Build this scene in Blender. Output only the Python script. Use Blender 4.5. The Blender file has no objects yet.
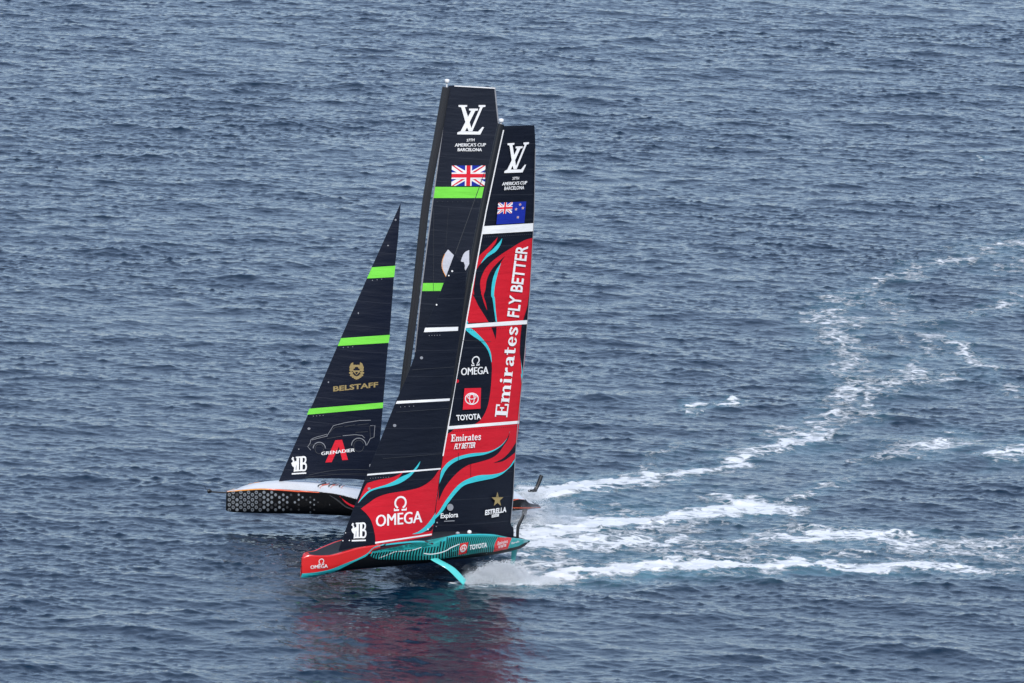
import bpy, bmesh, math, random
import numpy as np
from mathutils import Vector, Matrix
from mathutils.bvhtree import BVHTree
from mathutils.geometry import tessellate_polygon
R = math.radians
random.seed(7)
rng = np.random.default_rng(11)
sc = bpy.context.scene
COL = sc.collection

# ------------------------------------------------------------------ camera
W, H = 1024, 683
FPX = 9600.0
CAM_H, CAM_PITCH, CAM_ROLL = 104.2, R(8.6), R(2.0)
cam = bpy.data.cameras.new('camera')
cam.sensor_width = 36.0
cam.lens = FPX * 36.0 / W
cam.clip_start, cam.clip_end = 1.0, 30000.0
cam_ob = bpy.data.objects.new('camera', cam)
COL.objects.link(cam_ob)
# the helicopter camera hangs a little off level
CAM_M = Matrix.Translation((0, 0, CAM_H)) @ Matrix.Rotation(R(90) - CAM_PITCH, 4, 'X') @ Matrix.Rotation(CAM_ROLL, 4, 'Z')
cam_ob.matrix_world = CAM_M
sc.camera = cam_ob

# ------------------------------------------------------------------ light
SUN_EL, SUN_AZ = R(40), R(168)          # azimuth clockwise from +Y, sun stands behind the camera
world = bpy.data.worlds.new('World')
sc.world = world
world.use_nodes = True
nt = world.node_tree
bg = nt.nodes['Background']
sky = nt.nodes.new('ShaderNodeTexSky')
sky.sky_type = 'NISHITA'
sky.sun_disc = False
sky.sun_elevation = SUN_EL
sky.sun_rotation = SUN_AZ
sky.air_density, sky.dust_density, sky.ozone_density = 1.0, 0.5, 3.0
# a thin, even veil of cloud over the clear-sky light
veil = nt.nodes.new('ShaderNodeMix'); veil.data_type = 'RGBA'
veil.inputs[0].default_value = 0.6
veil.inputs[7].default_value = (2.75, 3.4, 4.7, 1)
nt.links.new(sky.outputs[0], veil.inputs[6])
nt.links.new(veil.outputs[2], bg.inputs[0])
bg.inputs[1].default_value = 0.082
sun = bpy.data.lights.new('sun', 'SUN')
sun.energy = 1.5
sun.angle = R(12)
sun.color = (1.0, 0.96, 0.90)
sun_ob = bpy.data.objects.new('sun', sun)
COL.objects.link(sun_ob)
sd = Vector((math.sin(SUN_AZ) * math.cos(SUN_EL), math.cos(SUN_AZ) * math.cos(SUN_EL), math.sin(SUN_EL)))
sun_ob.rotation_euler = (-sd).to_track_quat('-Z', 'Y').to_euler()
vs = sc.view_settings
vs.view_transform, vs.look, vs.exposure, vs.gamma = 'Standard', 'None', 1.15, 1.0
vs.use_curve_mapping = False
sc.cycles.volume_bounces = 8           # spray mist is white because light scatters in it many times

# ------------------------------------------------------------------ camera maths
CAM_O = CAM_M.translation.copy()
CAM_R = CAM_M.to_3x3()
def ray(px, py):
    d = CAM_R @ Vector((px - W / 2, -(py - H / 2), -FPX))
    return d.normalized()
def on_water(px, py, z=0.0):
    d = ray(px, py)
    return CAM_O + d * ((z - CAM_O.z) / d.z)

# ------------------------------------------------------------------ materials
def nodes_of(m):
    m.use_nodes = True
    return m.node_tree, m.node_tree.nodes['Principled BSDF']
MATS = {}
def paint(name, col, rough=0.35, coat=0.0, var=0.06, metal=0.0):
    if name in MATS: return MATS[name]
    m = bpy.data.materials.new(name)
    t, p = nodes_of(m)
    n = t.nodes.new('ShaderNodeTexNoise'); n.inputs['Scale'].default_value = 1.7; n.inputs['Detail'].default_value = 5
    co = t.nodes.new('ShaderNodeTexCoord'); t.links.new(co.outputs['Object'], n.inputs['Vector'])
    mx = t.nodes.new('ShaderNodeMix'); mx.data_type = 'RGBA'
    mx.inputs[6].default_value = tuple(c * (1 - var) for c in col) + (1,)
    mx.inputs[7].default_value = tuple(c * (1 + var) for c in col) + (1,)
    t.links.new(n.outputs[0], mx.inputs[0]); t.links.new(mx.outputs[2], p.inputs['Base Color'])
    p.inputs['Roughness'].default_value = rough
    p.inputs['Metallic'].default_value = metal
    p.inputs['Coat Weight'].default_value = coat
    MATS[name] = m
    return m
def cloth(name, col, seam=1.0, rough=0.5, sheen=0.0):
    """membrane sailcloth: faint panel seams, batten lines and soft wrinkles"""
    if name in MATS: return MATS[name]
    m = bpy.data.materials.new(name)
    t, p = nodes_of(m)
    N, L = t.nodes.new, t.links.new
    co = N('ShaderNodeTexCoord')
    sp = N('ShaderNodeSeparateXYZ'); L(co.outputs['Object'], sp.inputs[0])
    def math_(op, a, b=None, c=None):
        q = N('ShaderNodeMath'); q.operation = op
        for i, v in enumerate((a, b, c)):
            if v is None: continue
            if isinstance(v, (int, float)): q.inputs[i].default_value = v
            else: L(v, q.inputs[i])
        return q.outputs[0]
    tilt = math_('MULTIPLY_ADD', sp.outputs['X'], 0.05, sp.outputs['Z'])
    fr = math_('FRACT', math_('MULTIPLY', tilt, 0.62))
    line = math_('LESS_THAN', fr, 0.028)
    nz = N('ShaderNodeTexNoise'); nz.inputs['Scale'].default_value = 0.55; nz.inputs['Detail'].default_value = 6
    L(co.outputs['Object'], nz.inputs['Vector'])
    v = math_('MULTIPLY_ADD', nz.outputs[0], 0.30, 0.85)
    mp = N('ShaderNodeMapping'); mp.inputs['Scale'].default_value = (0.6, 0.6, 3.0); mp.inputs['Rotation'].default_value = (0, 0.35, 0)
    L(co.outputs['Object'], mp.inputs['Vector'])
    wr = N('ShaderNodeTexNoise'); wr.inputs['Scale'].default_value = 0.8; wr.inputs['Detail'].default_value = 4
    L(mp.outputs[0], wr.inputs['Vector'])
    mul = N('ShaderNodeMix'); mul.data_type = 'RGBA'; mul.blend_type = 'MULTIPLY'; mul.inputs[0].default_value = 1
    mul.inputs[6].default_value = tuple(col) + (1,)
    L(v, mul.inputs[7])
    lm = N('ShaderNodeMix'); lm.data_type = 'RGBA'
    L(math_('MULTIPLY', line, 0.08 * seam), lm.inputs[0]); L(mul.outputs[2], lm.inputs[6])
    lm.inputs[7].default_value = (0.16, 0.17, 0.2, 1) if sum(col) < 0.3 else (0.05, 0.02, 0.03, 1)
    L(lm.outputs[2], p.inputs['Base Color'])
    b = N('ShaderNodeBump'); b.inputs['Strength'].default_value = 0.26; b.inputs['Distance'].default_value = 0.2
    L(wr.outputs[0], b.inputs['Height']); L(b.outputs[0], p.inputs['Normal'])
    p.inputs['Roughness'].default_value = rough
    p.inputs['Specular IOR Level'].default_value = 0.22
    MATS[name] = m
    return m
BLACK = cloth('sailcloth_black', (0.0060, 0.0085, 0.0175), rough=0.48)
SLATE = cloth('sailcloth_slate', (0.014, 0.018, 0.030), rough=0.48)
NAVY = cloth('sailcloth_navy', (0.0055, 0.009, 0.022), rough=0.48)
RED = cloth('sail_red', (0.60, 0.014, 0.028), rough=0.5)
CYAN = cloth('sail_cyan', (0.05, 0.55, 0.62), seam=0, rough=0.5)
GREEN = cloth('sail_green', (0.20, 0.74, 0.075), seam=0, rough=0.5)
WHITE = cloth('sail_white', (0.86, 0.86, 0.86), seam=0, rough=0.5)
GREY = cloth('sail_grey_print', (0.27, 0.28, 0.31), seam=0)
FAINT = cloth('sail_faint_print', (0.055, 0.06, 0.07), seam=0)
GOLD = cloth('sail_gold', (0.33, 0.25, 0.11), seam=0)
FLAGBLUE = cloth('flag_blue', (0.012, 0.03, 0.33), seam=0)
FLAGRED = cloth('flag_red', (0.72, 0.02, 0.04), seam=0)
EMBLEM = cloth('sail_pale_print', (0.60, 0.61, 0.68), seam=0)
ORANGE = paint('orange_paint', (0.82, 0.30, 0.03), 0.3)
ROSE = paint('orange_red_paint', (0.72, 0.10, 0.03), 0.3)
HULLBLACK = paint('hull_black', (0.003, 0.0035, 0.005), 0.5)
HULLBLACK.node_tree.nodes['Principled BSDF'].inputs['Specular IOR Level'].default_value = 0.25
HULLRED = paint('hull_red', (0.66, 0.022, 0.022), 0.25, 0.3)
HULLCYAN = paint('hull_cyan', (0.03, 0.42, 0.46), 0.25, 0.3)
HULLTEAL = paint('hull_teal', (0.018, 0.31, 0.30), 0.28, 0.3)
MAROON = paint('hull_maroon', (0.045, 0.012, 0.02), 0.4)
DECKBLACK = paint('deck_black', (0.014, 0.016, 0.022), 0.6)
HULLWHITE = paint('hull_silver', (0.66, 0.67, 0.69), 0.3, 0.3)
FOILCYAN = paint('foil_turquoise', (0.09, 0.58, 0.56), 0.25, 0.3)
CARBON = paint('carbon_spar', (0.010, 0.011, 0.014), 0.42)
SPAR = paint('grey_spar', (0.030, 0.031, 0.035), 0.36)
PRINTWHITE = paint('print_white', (0.78, 0.78, 0.78), 0.4)
HEXGREY = paint('hex_grey', (0.215, 0.24, 0.27), 0.45)
HEXDIM = paint('hex_dim', (0.05, 0.053, 0.06), 0.5)

# ------------------------------------------------------------------ tracing helpers
class Crop:
    def __init__(s, x0, y0, k): s.x0, s.y0, s.k = x0, y0, k
    def __call__(s, *pts):
        return [(s.x0 + x * s.k, s.y0 + y * s.k) for x, y in pts]
    def p(s, x, y): return (s.x0 + x * s.k, s.y0 + y * s.k)
R1 = Crop(432, 72, .109375); R2 = Crop(432, 142, .109375); R3 = Crop(400, 205, .140625)
R4 = Crop(390, 290, .146484); R5 = Crop(380, 370, .146484); R6 = Crop(420, 430, .126953)
R7 = Crop(420, 480, .126953); R8 = Crop(330, 460, .1171875)
S1 = Crop(330, 500, .1171875); S2 = Crop(295, 530, .087891); S3 = Crop(440, 525, .0976563)
S4 = Crop(505, 465, .12438); S5 = Crop(200, 465, .0976563); S6 = Crop(270, 440, .1171875)
S7 = Crop(290, 330, .1171875); S8 = Crop(280, 395, .1171875)

def smooth(pts, n=5):
    """open Catmull-Rom through the points"""
    P = [pts[0]] + list(pts) + [pts[-1]]
    out = []
    for i in range(1, len(P) - 2):
        p0, p1, p2, p3 = P[i - 1], P[i], P[i + 1], P[i + 2]
        for k in range(n):
            t = k / n
            out.append(tuple(0.5 * (2 * p1[j] + (p2[j] - p0[j]) * t + (2 * p0[j] - 5 * p1[j] + 4 * p2[j] - p3[j]) * t * t
                       + (3 * p1[j] - p0[j] - 3 * p2[j] + p3[j]) * t ** 3) for j in range(2)))
    out.append(tuple(pts[-1]))
    return out
def band(a, b, n=5):
    """region between two open edges running the same way"""
    return [smooth(a, n) + smooth(b, n)[::-1]]
def stroke(pts, w, closed=False):
    n = len(pts); off = []
    for i in range(n):
        a = pts[(i - 1) % n] if closed or i > 0 else pts[i]
        b = pts[(i + 1) % n] if closed or i < n - 1 else pts[i]
        dx, dy = b[0] - a[0], b[1] - a[1]
        l = math.hypot(dx, dy) or 1
        off.append((-dy / l * w / 2, dx / l * w / 2))
    out = []
    for i in range(n if closed else n - 1):
        j = (i + 1) % n
        a, b, oa, ob = pts[i], pts[j], off[i], off[j]
        out.append([(a[0] + oa[0], a[1] + oa[1]), (b[0] + ob[0], b[1] + ob[1]), (b[0] - ob[0], b[1] - ob[1]), (a[0] - oa[0], a[1] - oa[1])])
    return out
def ellipse(cx, cy, rx, ry, n=20, a0=0, a1=360):
    m = n if a1 - a0 >= 360 else n + 1
    return [(cx + rx * math.cos(R(a0 + (a1 - a0) * i / n)), cy + ry * math.sin(R(a0 + (a1 - a0) * i / n))) for i in range(m)]
def affine(polys, bl, br, tl):
    """unit space (x right, y up) to pixels"""
    return [[(bl[0] + x * (br[0] - bl[0]) + y * (tl[0] - bl[0]), bl[1] + x * (br[1] - bl[1]) + y * (tl[1] - bl[1])) for x, y in p] for p in polys]
TEXTS = {}
def glyphs(s, bold=0.0):
    if (s, bold) in TEXTS: return TEXTS[(s, bold)]
    cu = bpy.data.curves.new('lettering', 'FONT')
    cu.body = s; cu.resolution_u = 3; cu.offset = bold
    ob = bpy.data.objects.new('lettering', cu)
    COL.objects.link(ob)
    bpy.context.view_layer.update()
    me = bpy.data.meshes.new_from_object(ob.evaluated_get(bpy.context.evaluated_depsgraph_get()))
    co = [v.co.copy() for v in me.vertices]
    polys = [[(co[i].x, co[i].y) for i in p.vertices] for p in me.polygons]
    bpy.data.objects.remove(ob); bpy.data.curves.remove(cu); bpy.data.meshes.remove(me)
    x0 = min(c.x for c in co); x1 = max(c.x for c in co)
    cap = 0.70 if any(ch.isupper() or ch.isdigit() for ch in s) else max(c.y for c in co)
    cap += bold
    polys = [[((x - x0) / (x1 - x0), (y + bold) / (cap + bold)) for x, y in p] for p in polys]
    TEXTS[(s, bold)] = polys
    return polys
def text(s, bl, br, tl, bold=0.02):
    return affine(glyphs(s, bold), bl, br, tl)

def rect(x0, y0, x1, y1): return [(x0, y0), (x1, y0), (x1, y1), (x0, y1)]
def serif_word():
    """heavy roman letters: E m i r a t e s"""
    L = []
    L.append((.74, [rect(.1, 0, .31, 1), rect(0, .9, .66, 1), rect(.57, .7, .66, .9), rect(.31, .46, .52, .56), rect(.44, .34, .52, .67), rect(0, 0, .7, .1), rect(.61, .1, .7, .32)]))
    arch = lambda dx: [(x + dx, y) for x, y in [(.22, .5), (.30, .63), (.46, .63), (.57, .5), (.57, .45), (.40, .45), (.36, .53), (.22, .42)]]
    L.append((.99, [rect(.06, 0, .23, .64), rect(.40, 0, .57, .5), rect(.74, 0, .91, .5), rect(.01, 0, .28, .05), rect(.36, 0, .61, .05), rect(.70, 0, .95, .05), rect(0, .59, .06, .64), arch(0), arch(.34)]))
    L.append((.36, [rect(.08, 0, .25, .64), rect(.03, 0, .30, .05), rect(.02, .59, .08, .64), ellipse(.165, .84, .1, .1, 10)]))
    L.append((.52, [rect(.06, 0, .23, .64), rect(.01, 0, .29, .05), rect(.01, .59, .06, .64), [(.23, .5), (.32, .62), (.47, .64), (.49, .45), (.38, .45), (.23, .36)]]))
    L.append((.60, [rect(.34, 0, .51, .5), [(.06, .44), (.1, .58), (.25, .64), (.42, .62), (.51, .5), (.34, .48), (.28, .55), (.2, .52), (.18, .44)],
                    [(.34, .37), (.12, .32), (.02, .18), (.06, .03), (.2, -.02), (.34, .07), (.34, .16), (.25, .09), (.19, .16), (.22, .26), (.34, .29)], rect(.51, 0, .58, .07)]))
    L.append((.44, [rect(.1, .05, .27, .84), rect(0, .56, .4, .64), [(.1, .05), (.16, -.02), (.36, 0), (.38, .09), (.27, .09), (.27, .05)]]))
    outer = ellipse(.27, .31, .26, .34, 16, 8, 330); inner = ellipse(.28, .31, .1, .25, 16, 8, 330)
    L.append((.56, [outer + inner[::-1], rect(.13, .29, .5, .37)]))
    s = smooth([(.42, .47), (.34, .57), (.2, .585), (.1, .49), (.16, .38), (.32, .27), (.385, .16), (.3, .05), (.16, .035), (.06, .15)], 3)
    L.append((.48, stroke(s, .14)))
    x = 0; out = []
    for w, ps in L:
        out += [[(x + a, b) for a, b in p] for p in ps]; x += w + .02
    return [[(a / x, b) for a, b in p] for p in out]
EMI = serif_word()
def omega_sign():
    a = smooth(ellipse(.5, .56, .40, .40, 14, -62, 242), 2)
    return stroke(a, .13) + [rect(.02, 0, .40, .12), rect(.60, 0, .98, .12), rect(.02, .12, .08, .2), rect(.92, .12, .98, .2)]
def monogram():
    f = [[(236, 302), (318, 302), (316, 318), (296, 320), (340, 445), (370, 540), (337, 540), (318, 500), (262, 322), (238, 318)],
         [(425, 302), (490, 302), (487, 318), (464, 322), (372, 540), (350, 540), (440, 322), (425, 318)],
         [(337, 335), (420, 335), (418, 352), (394, 355), (302, 545), (260, 545), (356, 355), (335, 350)],
         [(232, 552), (262, 540), (425, 545), (465, 502), (480, 505), (446, 572), (230, 570)]]
    return f
def union_jack(u0, v0, u1, v1):
    """list of (material, polygons) in unit flag space, y up"""
    q = lambda ps: [[(u0 + x * (u1 - u0), v0 + y * (v1 - v0)) for x, y in p] for p in ps]
    blue = [rect(0, 0, 1, 1)]
    dx, dy = .12, .2
    white = [[(0, 0), (dx, 0), (1, 1 - dy), (1, 1), (1 - dx, 1), (0, dy)], [(0, 1), (0, 1 - dy), (1 - dx, 0), (1, 0), (1, dy), (dx, 1)]]
    red = [[(0, 1), (.06, 1), (.4, .62), (.34, .6)], [(1, 1), (.94, 1), (.6, .66), (.66, .62)], [(0, 0), (.06, 0), (.4, .34), (.34, .38)], [(1, 0), (.94, 0), (.6, .38), (.66, .4)]]
    wc = [rect(.40, 0, .60, 1), rect(0, .34, 1, .66)]
    rc = [rect(.44, 0, .56, 1), rect(0, .41, 1, .59)]
    return [(FLAGBLUE, q(blue)), (WHITE, q(white)), (FLAGRED, q(red)), (WHITE, q(wc)), (FLAGRED, q(rc))]
def star(cx, cy, r, k=.4, rot=0, sy=1.0):
    return [(cx + (r if i % 2 == 0 else r * k) * math.sin(R(36 * i + rot)), cy + sy * (r if i % 2 == 0 else r * k) * math.cos(R(36 * i + rot))) for i in range(10)]
def mascot_badge():
    """white initials beside a small figure, as printed near the tack"""
    fig = [[(.02, .86), (.1, .98), (.2, .92), (.14, .86), (.2, .8), (.22, .7), (.34, .74), (.36, .6), (.32, .42), (.3, .12), (.18, .1), (.2, .36), (.08, .46), (.02, .62), (.1, .68), (.12, .76)]]
    I = [rect(.35, .12, .51, .98), rect(.3, .90, .54, .98), rect(.28, .12, .54, .2)]
    B = [rect(.58, .12, .74, .98), rect(.54, .90, .72, .98), rect(.54, .12, .72, .2)]
    B += stroke(smooth([(.72, .94), (.88, .92), (.93, .76), (.86, .6), (.72, .57)], 3), .1)
    B += stroke(smooth([(.72, .55), (.92, .52), (.97, .34), (.9, .17), (.72, .16)], 3), .1)
    return fig + I + B + [rect(.06, -.05, .98, .03)]
def ovals(cx, cy, rx, ry, w):
    return (stroke(ellipse(cx, cy, rx, ry, 22), w, True) + stroke(ellipse(cx, cy, rx * .38, ry * .92, 16), w * .8, True)
            + stroke(ellipse(cx, cy - ry * .35, rx * .66, ry * .42, 16), w * .8, True))

# ------------------------------------------------------------------ mesh builders
class Boat:
    """frame: x aft, y port, z up, origin on the water under the mast"""
    def __init__(s, px, py, heading, heel):
        o = on_water(px, py)
        aft = Vector((math.cos(heading), math.sin(heading), 0))
        port = Vector((math.sin(heading), -math.cos(heading), 0))
        up = Vector((0, 0, 1))
        pt = port * math.cos(heel) - up * math.sin(heel)
        u = up * math.cos(heel) + port * math.sin(heel)
        s.M = Matrix(((aft.x, pt.x, u.x, o.x), (aft.y, pt.y, u.y, o.y), (aft.z, pt.z, u.z, o.z), (0, 0, 0, 1)))
        # the objects themselves use a right-handed frame: x aft, y starboard, z up
        s.MO = s.M @ Matrix.Diagonal((1, -1, 1, 1))
        s.I = s.M.inverted()
        s.eye = s.I @ CAM_O
    def dir(s, px, py): return (s.I.to_3x3() @ ray(px, py)).normalized()
    def at_y(s, px, py, y):
        d = s.dir(px, py)
        return s.eye + d * ((y - s.eye.y) / d.y)
    def at_dist(s, px, py, t): return s.eye + s.dir(px, py) * t
    def water(s, px, py, z=0.0): return s.I @ on_water(px, py, z)

def outward(v, f):
    """faces of a closed shape wound outward for the mirrored (y starboard) frame"""
    bm = bmesh.new()
    vs_ = [bm.verts.new((a[0], -a[1], a[2])) for a in v]
    for q in f: bm.faces.new([vs_[i] for i in q])
    bm.normal_update(); bmesh.ops.recalc_face_normals(bm, faces=bm.faces[:])
    bm.verts.index_update()
    out = [[a.index for a in q.verts] for q in bm.faces]
    bm.free()
    return out
def link(name, me, parent=None):
    o = bpy.data.objects.new(name, me)
    COL.objects.link(o)
    if parent: o.parent = parent
    return o
def grid_cut(polys, step):
    """2-D polygons -> (verts, faces) cut along a pixel grid"""
    bm = bmesh.new()
    for p in polys:
        q = []
        for a in p:
            if not q or math.hypot(a[0] - q[-1][0], a[1] - q[-1][1]) > 1e-4: q.append(a)
        if len(q) > 2 and math.hypot(q[0][0] - q[-1][0], q[0][1] - q[-1][1]) < 1e-4: q.pop()
        if len(q) < 3: continue
        area = abs(sum(q[i][0] * q[(i + 1) % len(q)][1] - q[(i + 1) % len(q)][0] * q[i][1] for i in range(len(q)))) / 2
        ta = lambda t: abs((q[t[1]][0] - q[t[0]][0]) * (q[t[2]][1] - q[t[0]][1]) - (q[t[2]][0] - q[t[0]][0]) * (q[t[1]][1] - q[t[0]][1])) / 2
        cand = []
        if len(q) == 3: cand = [[(0, 1, 2)]]
        else:
            cand.append([t for t in tessellate_polygon([[Vector((a[0], a[1], 0)) for a in q]]) if len(set(t)) == 3])
            b2 = bmesh.new(); f2 = b2.faces.new([b2.verts.new((a[0], a[1], 0)) for a in q]); b2.verts.index_update()
            bmesh.ops.triangulate(b2, faces=[f2], ngon_method='EAR_CLIP')
            cand.append([tuple(v.index for v in f.verts) for f in b2.faces]); b2.free()
        best = min(cand, key=lambda c: abs(sum(ta(t) for t in c) - area))
        vs_ = [bm.verts.new((a[0], a[1], 0)) for a in q]
        for t in best: bm.faces.new([vs_[i] for i in t])
    if step:
        xs = [v.co.x for v in bm.verts]; ys = [v.co.y for v in bm.verts]
        for ax, lo, hi in ((0, min(xs), max(xs)), (1, min(ys), max(ys))):
            k = math.floor(lo / step) + 1
            while k * step < hi:
                co = [0, 0, 0]; no = [0, 0, 0]; co[ax] = k * step; no[ax] = 1
                bmesh.ops.bisect_plane(bm, geom=bm.verts[:] + bm.edges[:] + bm.faces[:], dist=1e-5, plane_co=co, plane_no=no)
                k += 1
    bm.verts.index_update()
    v = [(a.co.x, a.co.y) for a in bm.verts]
    f = [[a.index for a in q.verts] for q in bm.faces]
    bm.free()
    return v, f

class Surface:
    """collects geometry printed on a surface, all of one part"""
    def __init__(s, boat, bvh, near):
        s.b, s.bvh, s.near = boat, bvh, near
        s.v, s.f, s.m, s.mats = [], [], [], []
        s.k = 0
    def slot(s, mat):
        if mat not in s.mats: s.mats.append(mat)
        return s.mats.index(mat)
    def hit(s, px, py):
        d = s.b.dir(px, py)
        o = s.b.eye + d * (s.near - 60)
        loc, no, i, dist = s.bvh.ray_cast(o, d, 200)
        if loc is None:
            p = s.b.eye + d * s.near
            best = None
            for t in np.linspace(s.near - 14, s.near + 14, 29):
                l2, n2, i2, d2 = s.bvh.find_nearest(s.b.eye + d * float(t))
                if l2 is not None and (best is None or d2 < best[2]): best = (l2, n2, d2)
            loc, no = best[0], best[1]
        if no.dot(d) > 0: no = -no
        return loc, no
    def raw(s, verts, faces, mat):
        b = len(s.v); k = s.slot(mat)
        s.v += [tuple(v) for v in verts]
        for f in faces:
            s.f.append([b + i for i in f]); s.m.append(k)
    def base(s, poly, mat, step=5, thick=0.03):
        v, f = grid_cut([poly], step)
        # weld
        key = {}; idx = []; vv = []
        for a in v:
            kk = (round(a[0], 3), round(a[1], 3))
            if kk not in key: key[kk] = len(vv); vv.append(a)
            idx.append(key[kk])
        f = [[idx[i] for i in q] for q in f]
        H_ = [s.hit(*a) for a in vv]
        P = [h[0] for h in H_]
        Q = [h[0] - h[1] * thick for h in H_]
        n = len(P)
        faces = []
        for q in f:
            nrm = (P[q[1]] - P[q[0]]).cross(P[q[2]] - P[q[0]])
            if nrm.dot(H_[q[0]][1]) < 0: q = q[::-1]
            faces.append(q)
        cnt = {}
        for q in faces:
            for i in range(len(q)):
                cnt[(q[i], q[(i + 1) % len(q)])] = 1
        allf = list(faces) + [[n + i for i in q[::-1]] for q in faces]
        for (a, b) in cnt:
            if (b, a) not in cnt: allf.append([b, a, n + a, n + b])
        s.raw(P + Q, allf, mat)
    gap = 0.0028
    def decal(s, polys, mat, step=5, lift=0.010, mirror=False):
        s.k += 1
        v, f = grid_cut(polys, step)
        h = [s.hit(*a) for a in v]
        off = lift + s.gap * s.k
        P = []
        for (px, py), (a, n) in zip(v, h):
            d = s.b.dir(px, py)
            P.append(a - d * (off / max(0.35, -d.dot(n))))      # where the line of sight meets the lifted surface
        s.raw(P, [q if (P[q[1]] - P[q[0]]).cross(P[q[2]] - P[q[0]]).dot(h[q[0]][1]) > 0 else q[::-1] for q in f], mat)
        if mirror:
            P2 = [Vector((p.x, -p.y, p.z)) for p in P]
            s.raw(P2, [q[::-1] if (P[q[1]] - P[q[0]]).cross(P[q[2]] - P[q[0]]).dot(h[q[0]][1]) > 0 else q for q in f], mat)
    def flag(s, items, bl, br, tl, step=5):
        for mat, ps in items:
            for p in ps: s.decal(affine([p], bl, br, tl), mat, step)
    glyph_lift = 0.010
    def level(s):
        # lettering shares one level above everything printed so far
        if not hasattr(s, 'kl'): s.kl = s.k + 1
        return s.kl
    def glyph(s, polys, mat, up=0):
        k, s.k = s.k, s.level() + up
        s.decal(polys, mat, None, s.glyph_lift); s.k = k
    def word(s, txt, bl, br, tl, mat, bold=0.0, fat=0.0, up=0):
        s.glyph(text(txt, bl, br, tl, bold), mat, up)
        if fat:
            s.glyph([[(x + fat, y) for x, y in p] for p in text(txt, bl, br, tl, bold)], mat, up + 1)
    def strokes(s, polys, mat):
        for i, p in enumerate(polys): s.glyph([p], mat, i % 6)
    def build(s, name, parent):
        me = bpy.data.meshes.new(name)
        me.from_pydata([(a[0], -a[1], a[2]) for a in s.v], [], [q[::-1] for q in s.f])
        for m in s.mats: me.materials.append(m)
        me.polygons.foreach_set('material_index', s.m)
        me.polygons.foreach_set('use_smooth', [True] * len(me.polygons))
        me.set_sharp_from_angle(angle=R(35))
        me.update()
        return link(name, me, parent)

def interp(xs, ys):
    xs = np.array(xs); ys = np.array(ys); o = np.argsort(xs); xs, ys = xs[o], ys[o]
    return lambda x: float(np.interp(x, xs, ys))

def sail_bvh(luff_x, chord, side, sheet, twist, depth, zmin=-1, zmax=31):
    """height field y(x,z): a cambered, twisted sail standing on the centre plane"""
    v, f = [], []
    zs = np.arange(zmin, zmax, 0.4)
    tt = np.arange(-0.5, 1.8, 0.04)
    for z in zs:
        c = chord(z); x0 = luff_x(z)
        for t in tt:
            a = t * c
            k = 4 * depth * c * t * (1 - t) if 0 < t < 1 else 0
            y = side * (a * math.tan(R(sheet)) + a * math.tan(R(twist)) * max(z, 0) / 26 + k)
            v.append((x0 + a, y, z))
    n = len(tt)
    for i in range(len(zs) - 1):
        for j in range(n - 1):
            f.append((i * n + j, i * n + j + 1, (i + 1) * n + j + 1, (i + 1) * n + j))
    return BVHTree.FromPolygons(v, f)

def tube(name, pts, rad, mat, parent, n=14, axis=(1, 0, 0), cap=True):
    """swept elliptical section; rad = list of (half chord along axis, half width)"""
    pts = [Vector(p) for p in pts]
    v, f = [], []
    A = Vector(axis)
    for i, p in enumerate(pts):
        t = (pts[min(i + 1, len(pts) - 1)] - pts[max(i - 1, 0)]).normalized()
        e1 = (A - t * A.dot(t)).normalized(); e2 = t.cross(e1)
        ra, rb = rad[i]
        for k in range(n):
            w = 2 * math.pi * k / n
            v.append(p + e1 * ra * math.cos(w) + e2 * rb * math.sin(w))
    m = len(pts)
    for i in range(m - 1):
        for k in range(n):
            f.append((i * n + k, i * n + (k + 1) % n, (i + 1) * n + (k + 1) % n, (i + 1) * n + k))
    if cap:
        f.append(tuple(range(n))[::-1]); f.append(tuple((m - 1) * n + k for k in range(n)))
    me = bpy.data.meshes.new(name); me.from_pydata([(a[0], -a[1], a[2]) for a in v], [], outward(v, f)); me.materials.append(mat)
    me.polygons.foreach_set('use_smooth', [True] * len(f)); me.set_sharp_from_angle(angle=R(50)); me.update()
    return link(name, me, parent)
def resample(pts, n):
    P = np.array([tuple(p) for p in pts]); d = np.r_[0, np.cumsum(np.linalg.norm(np.diff(P, axis=0), axis=1))]
    t = np.linspace(0, d[-1], n)
    return [Vector([float(np.interp(q, d, P[:, j])) for j in range(3)]) for q in t]

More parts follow.
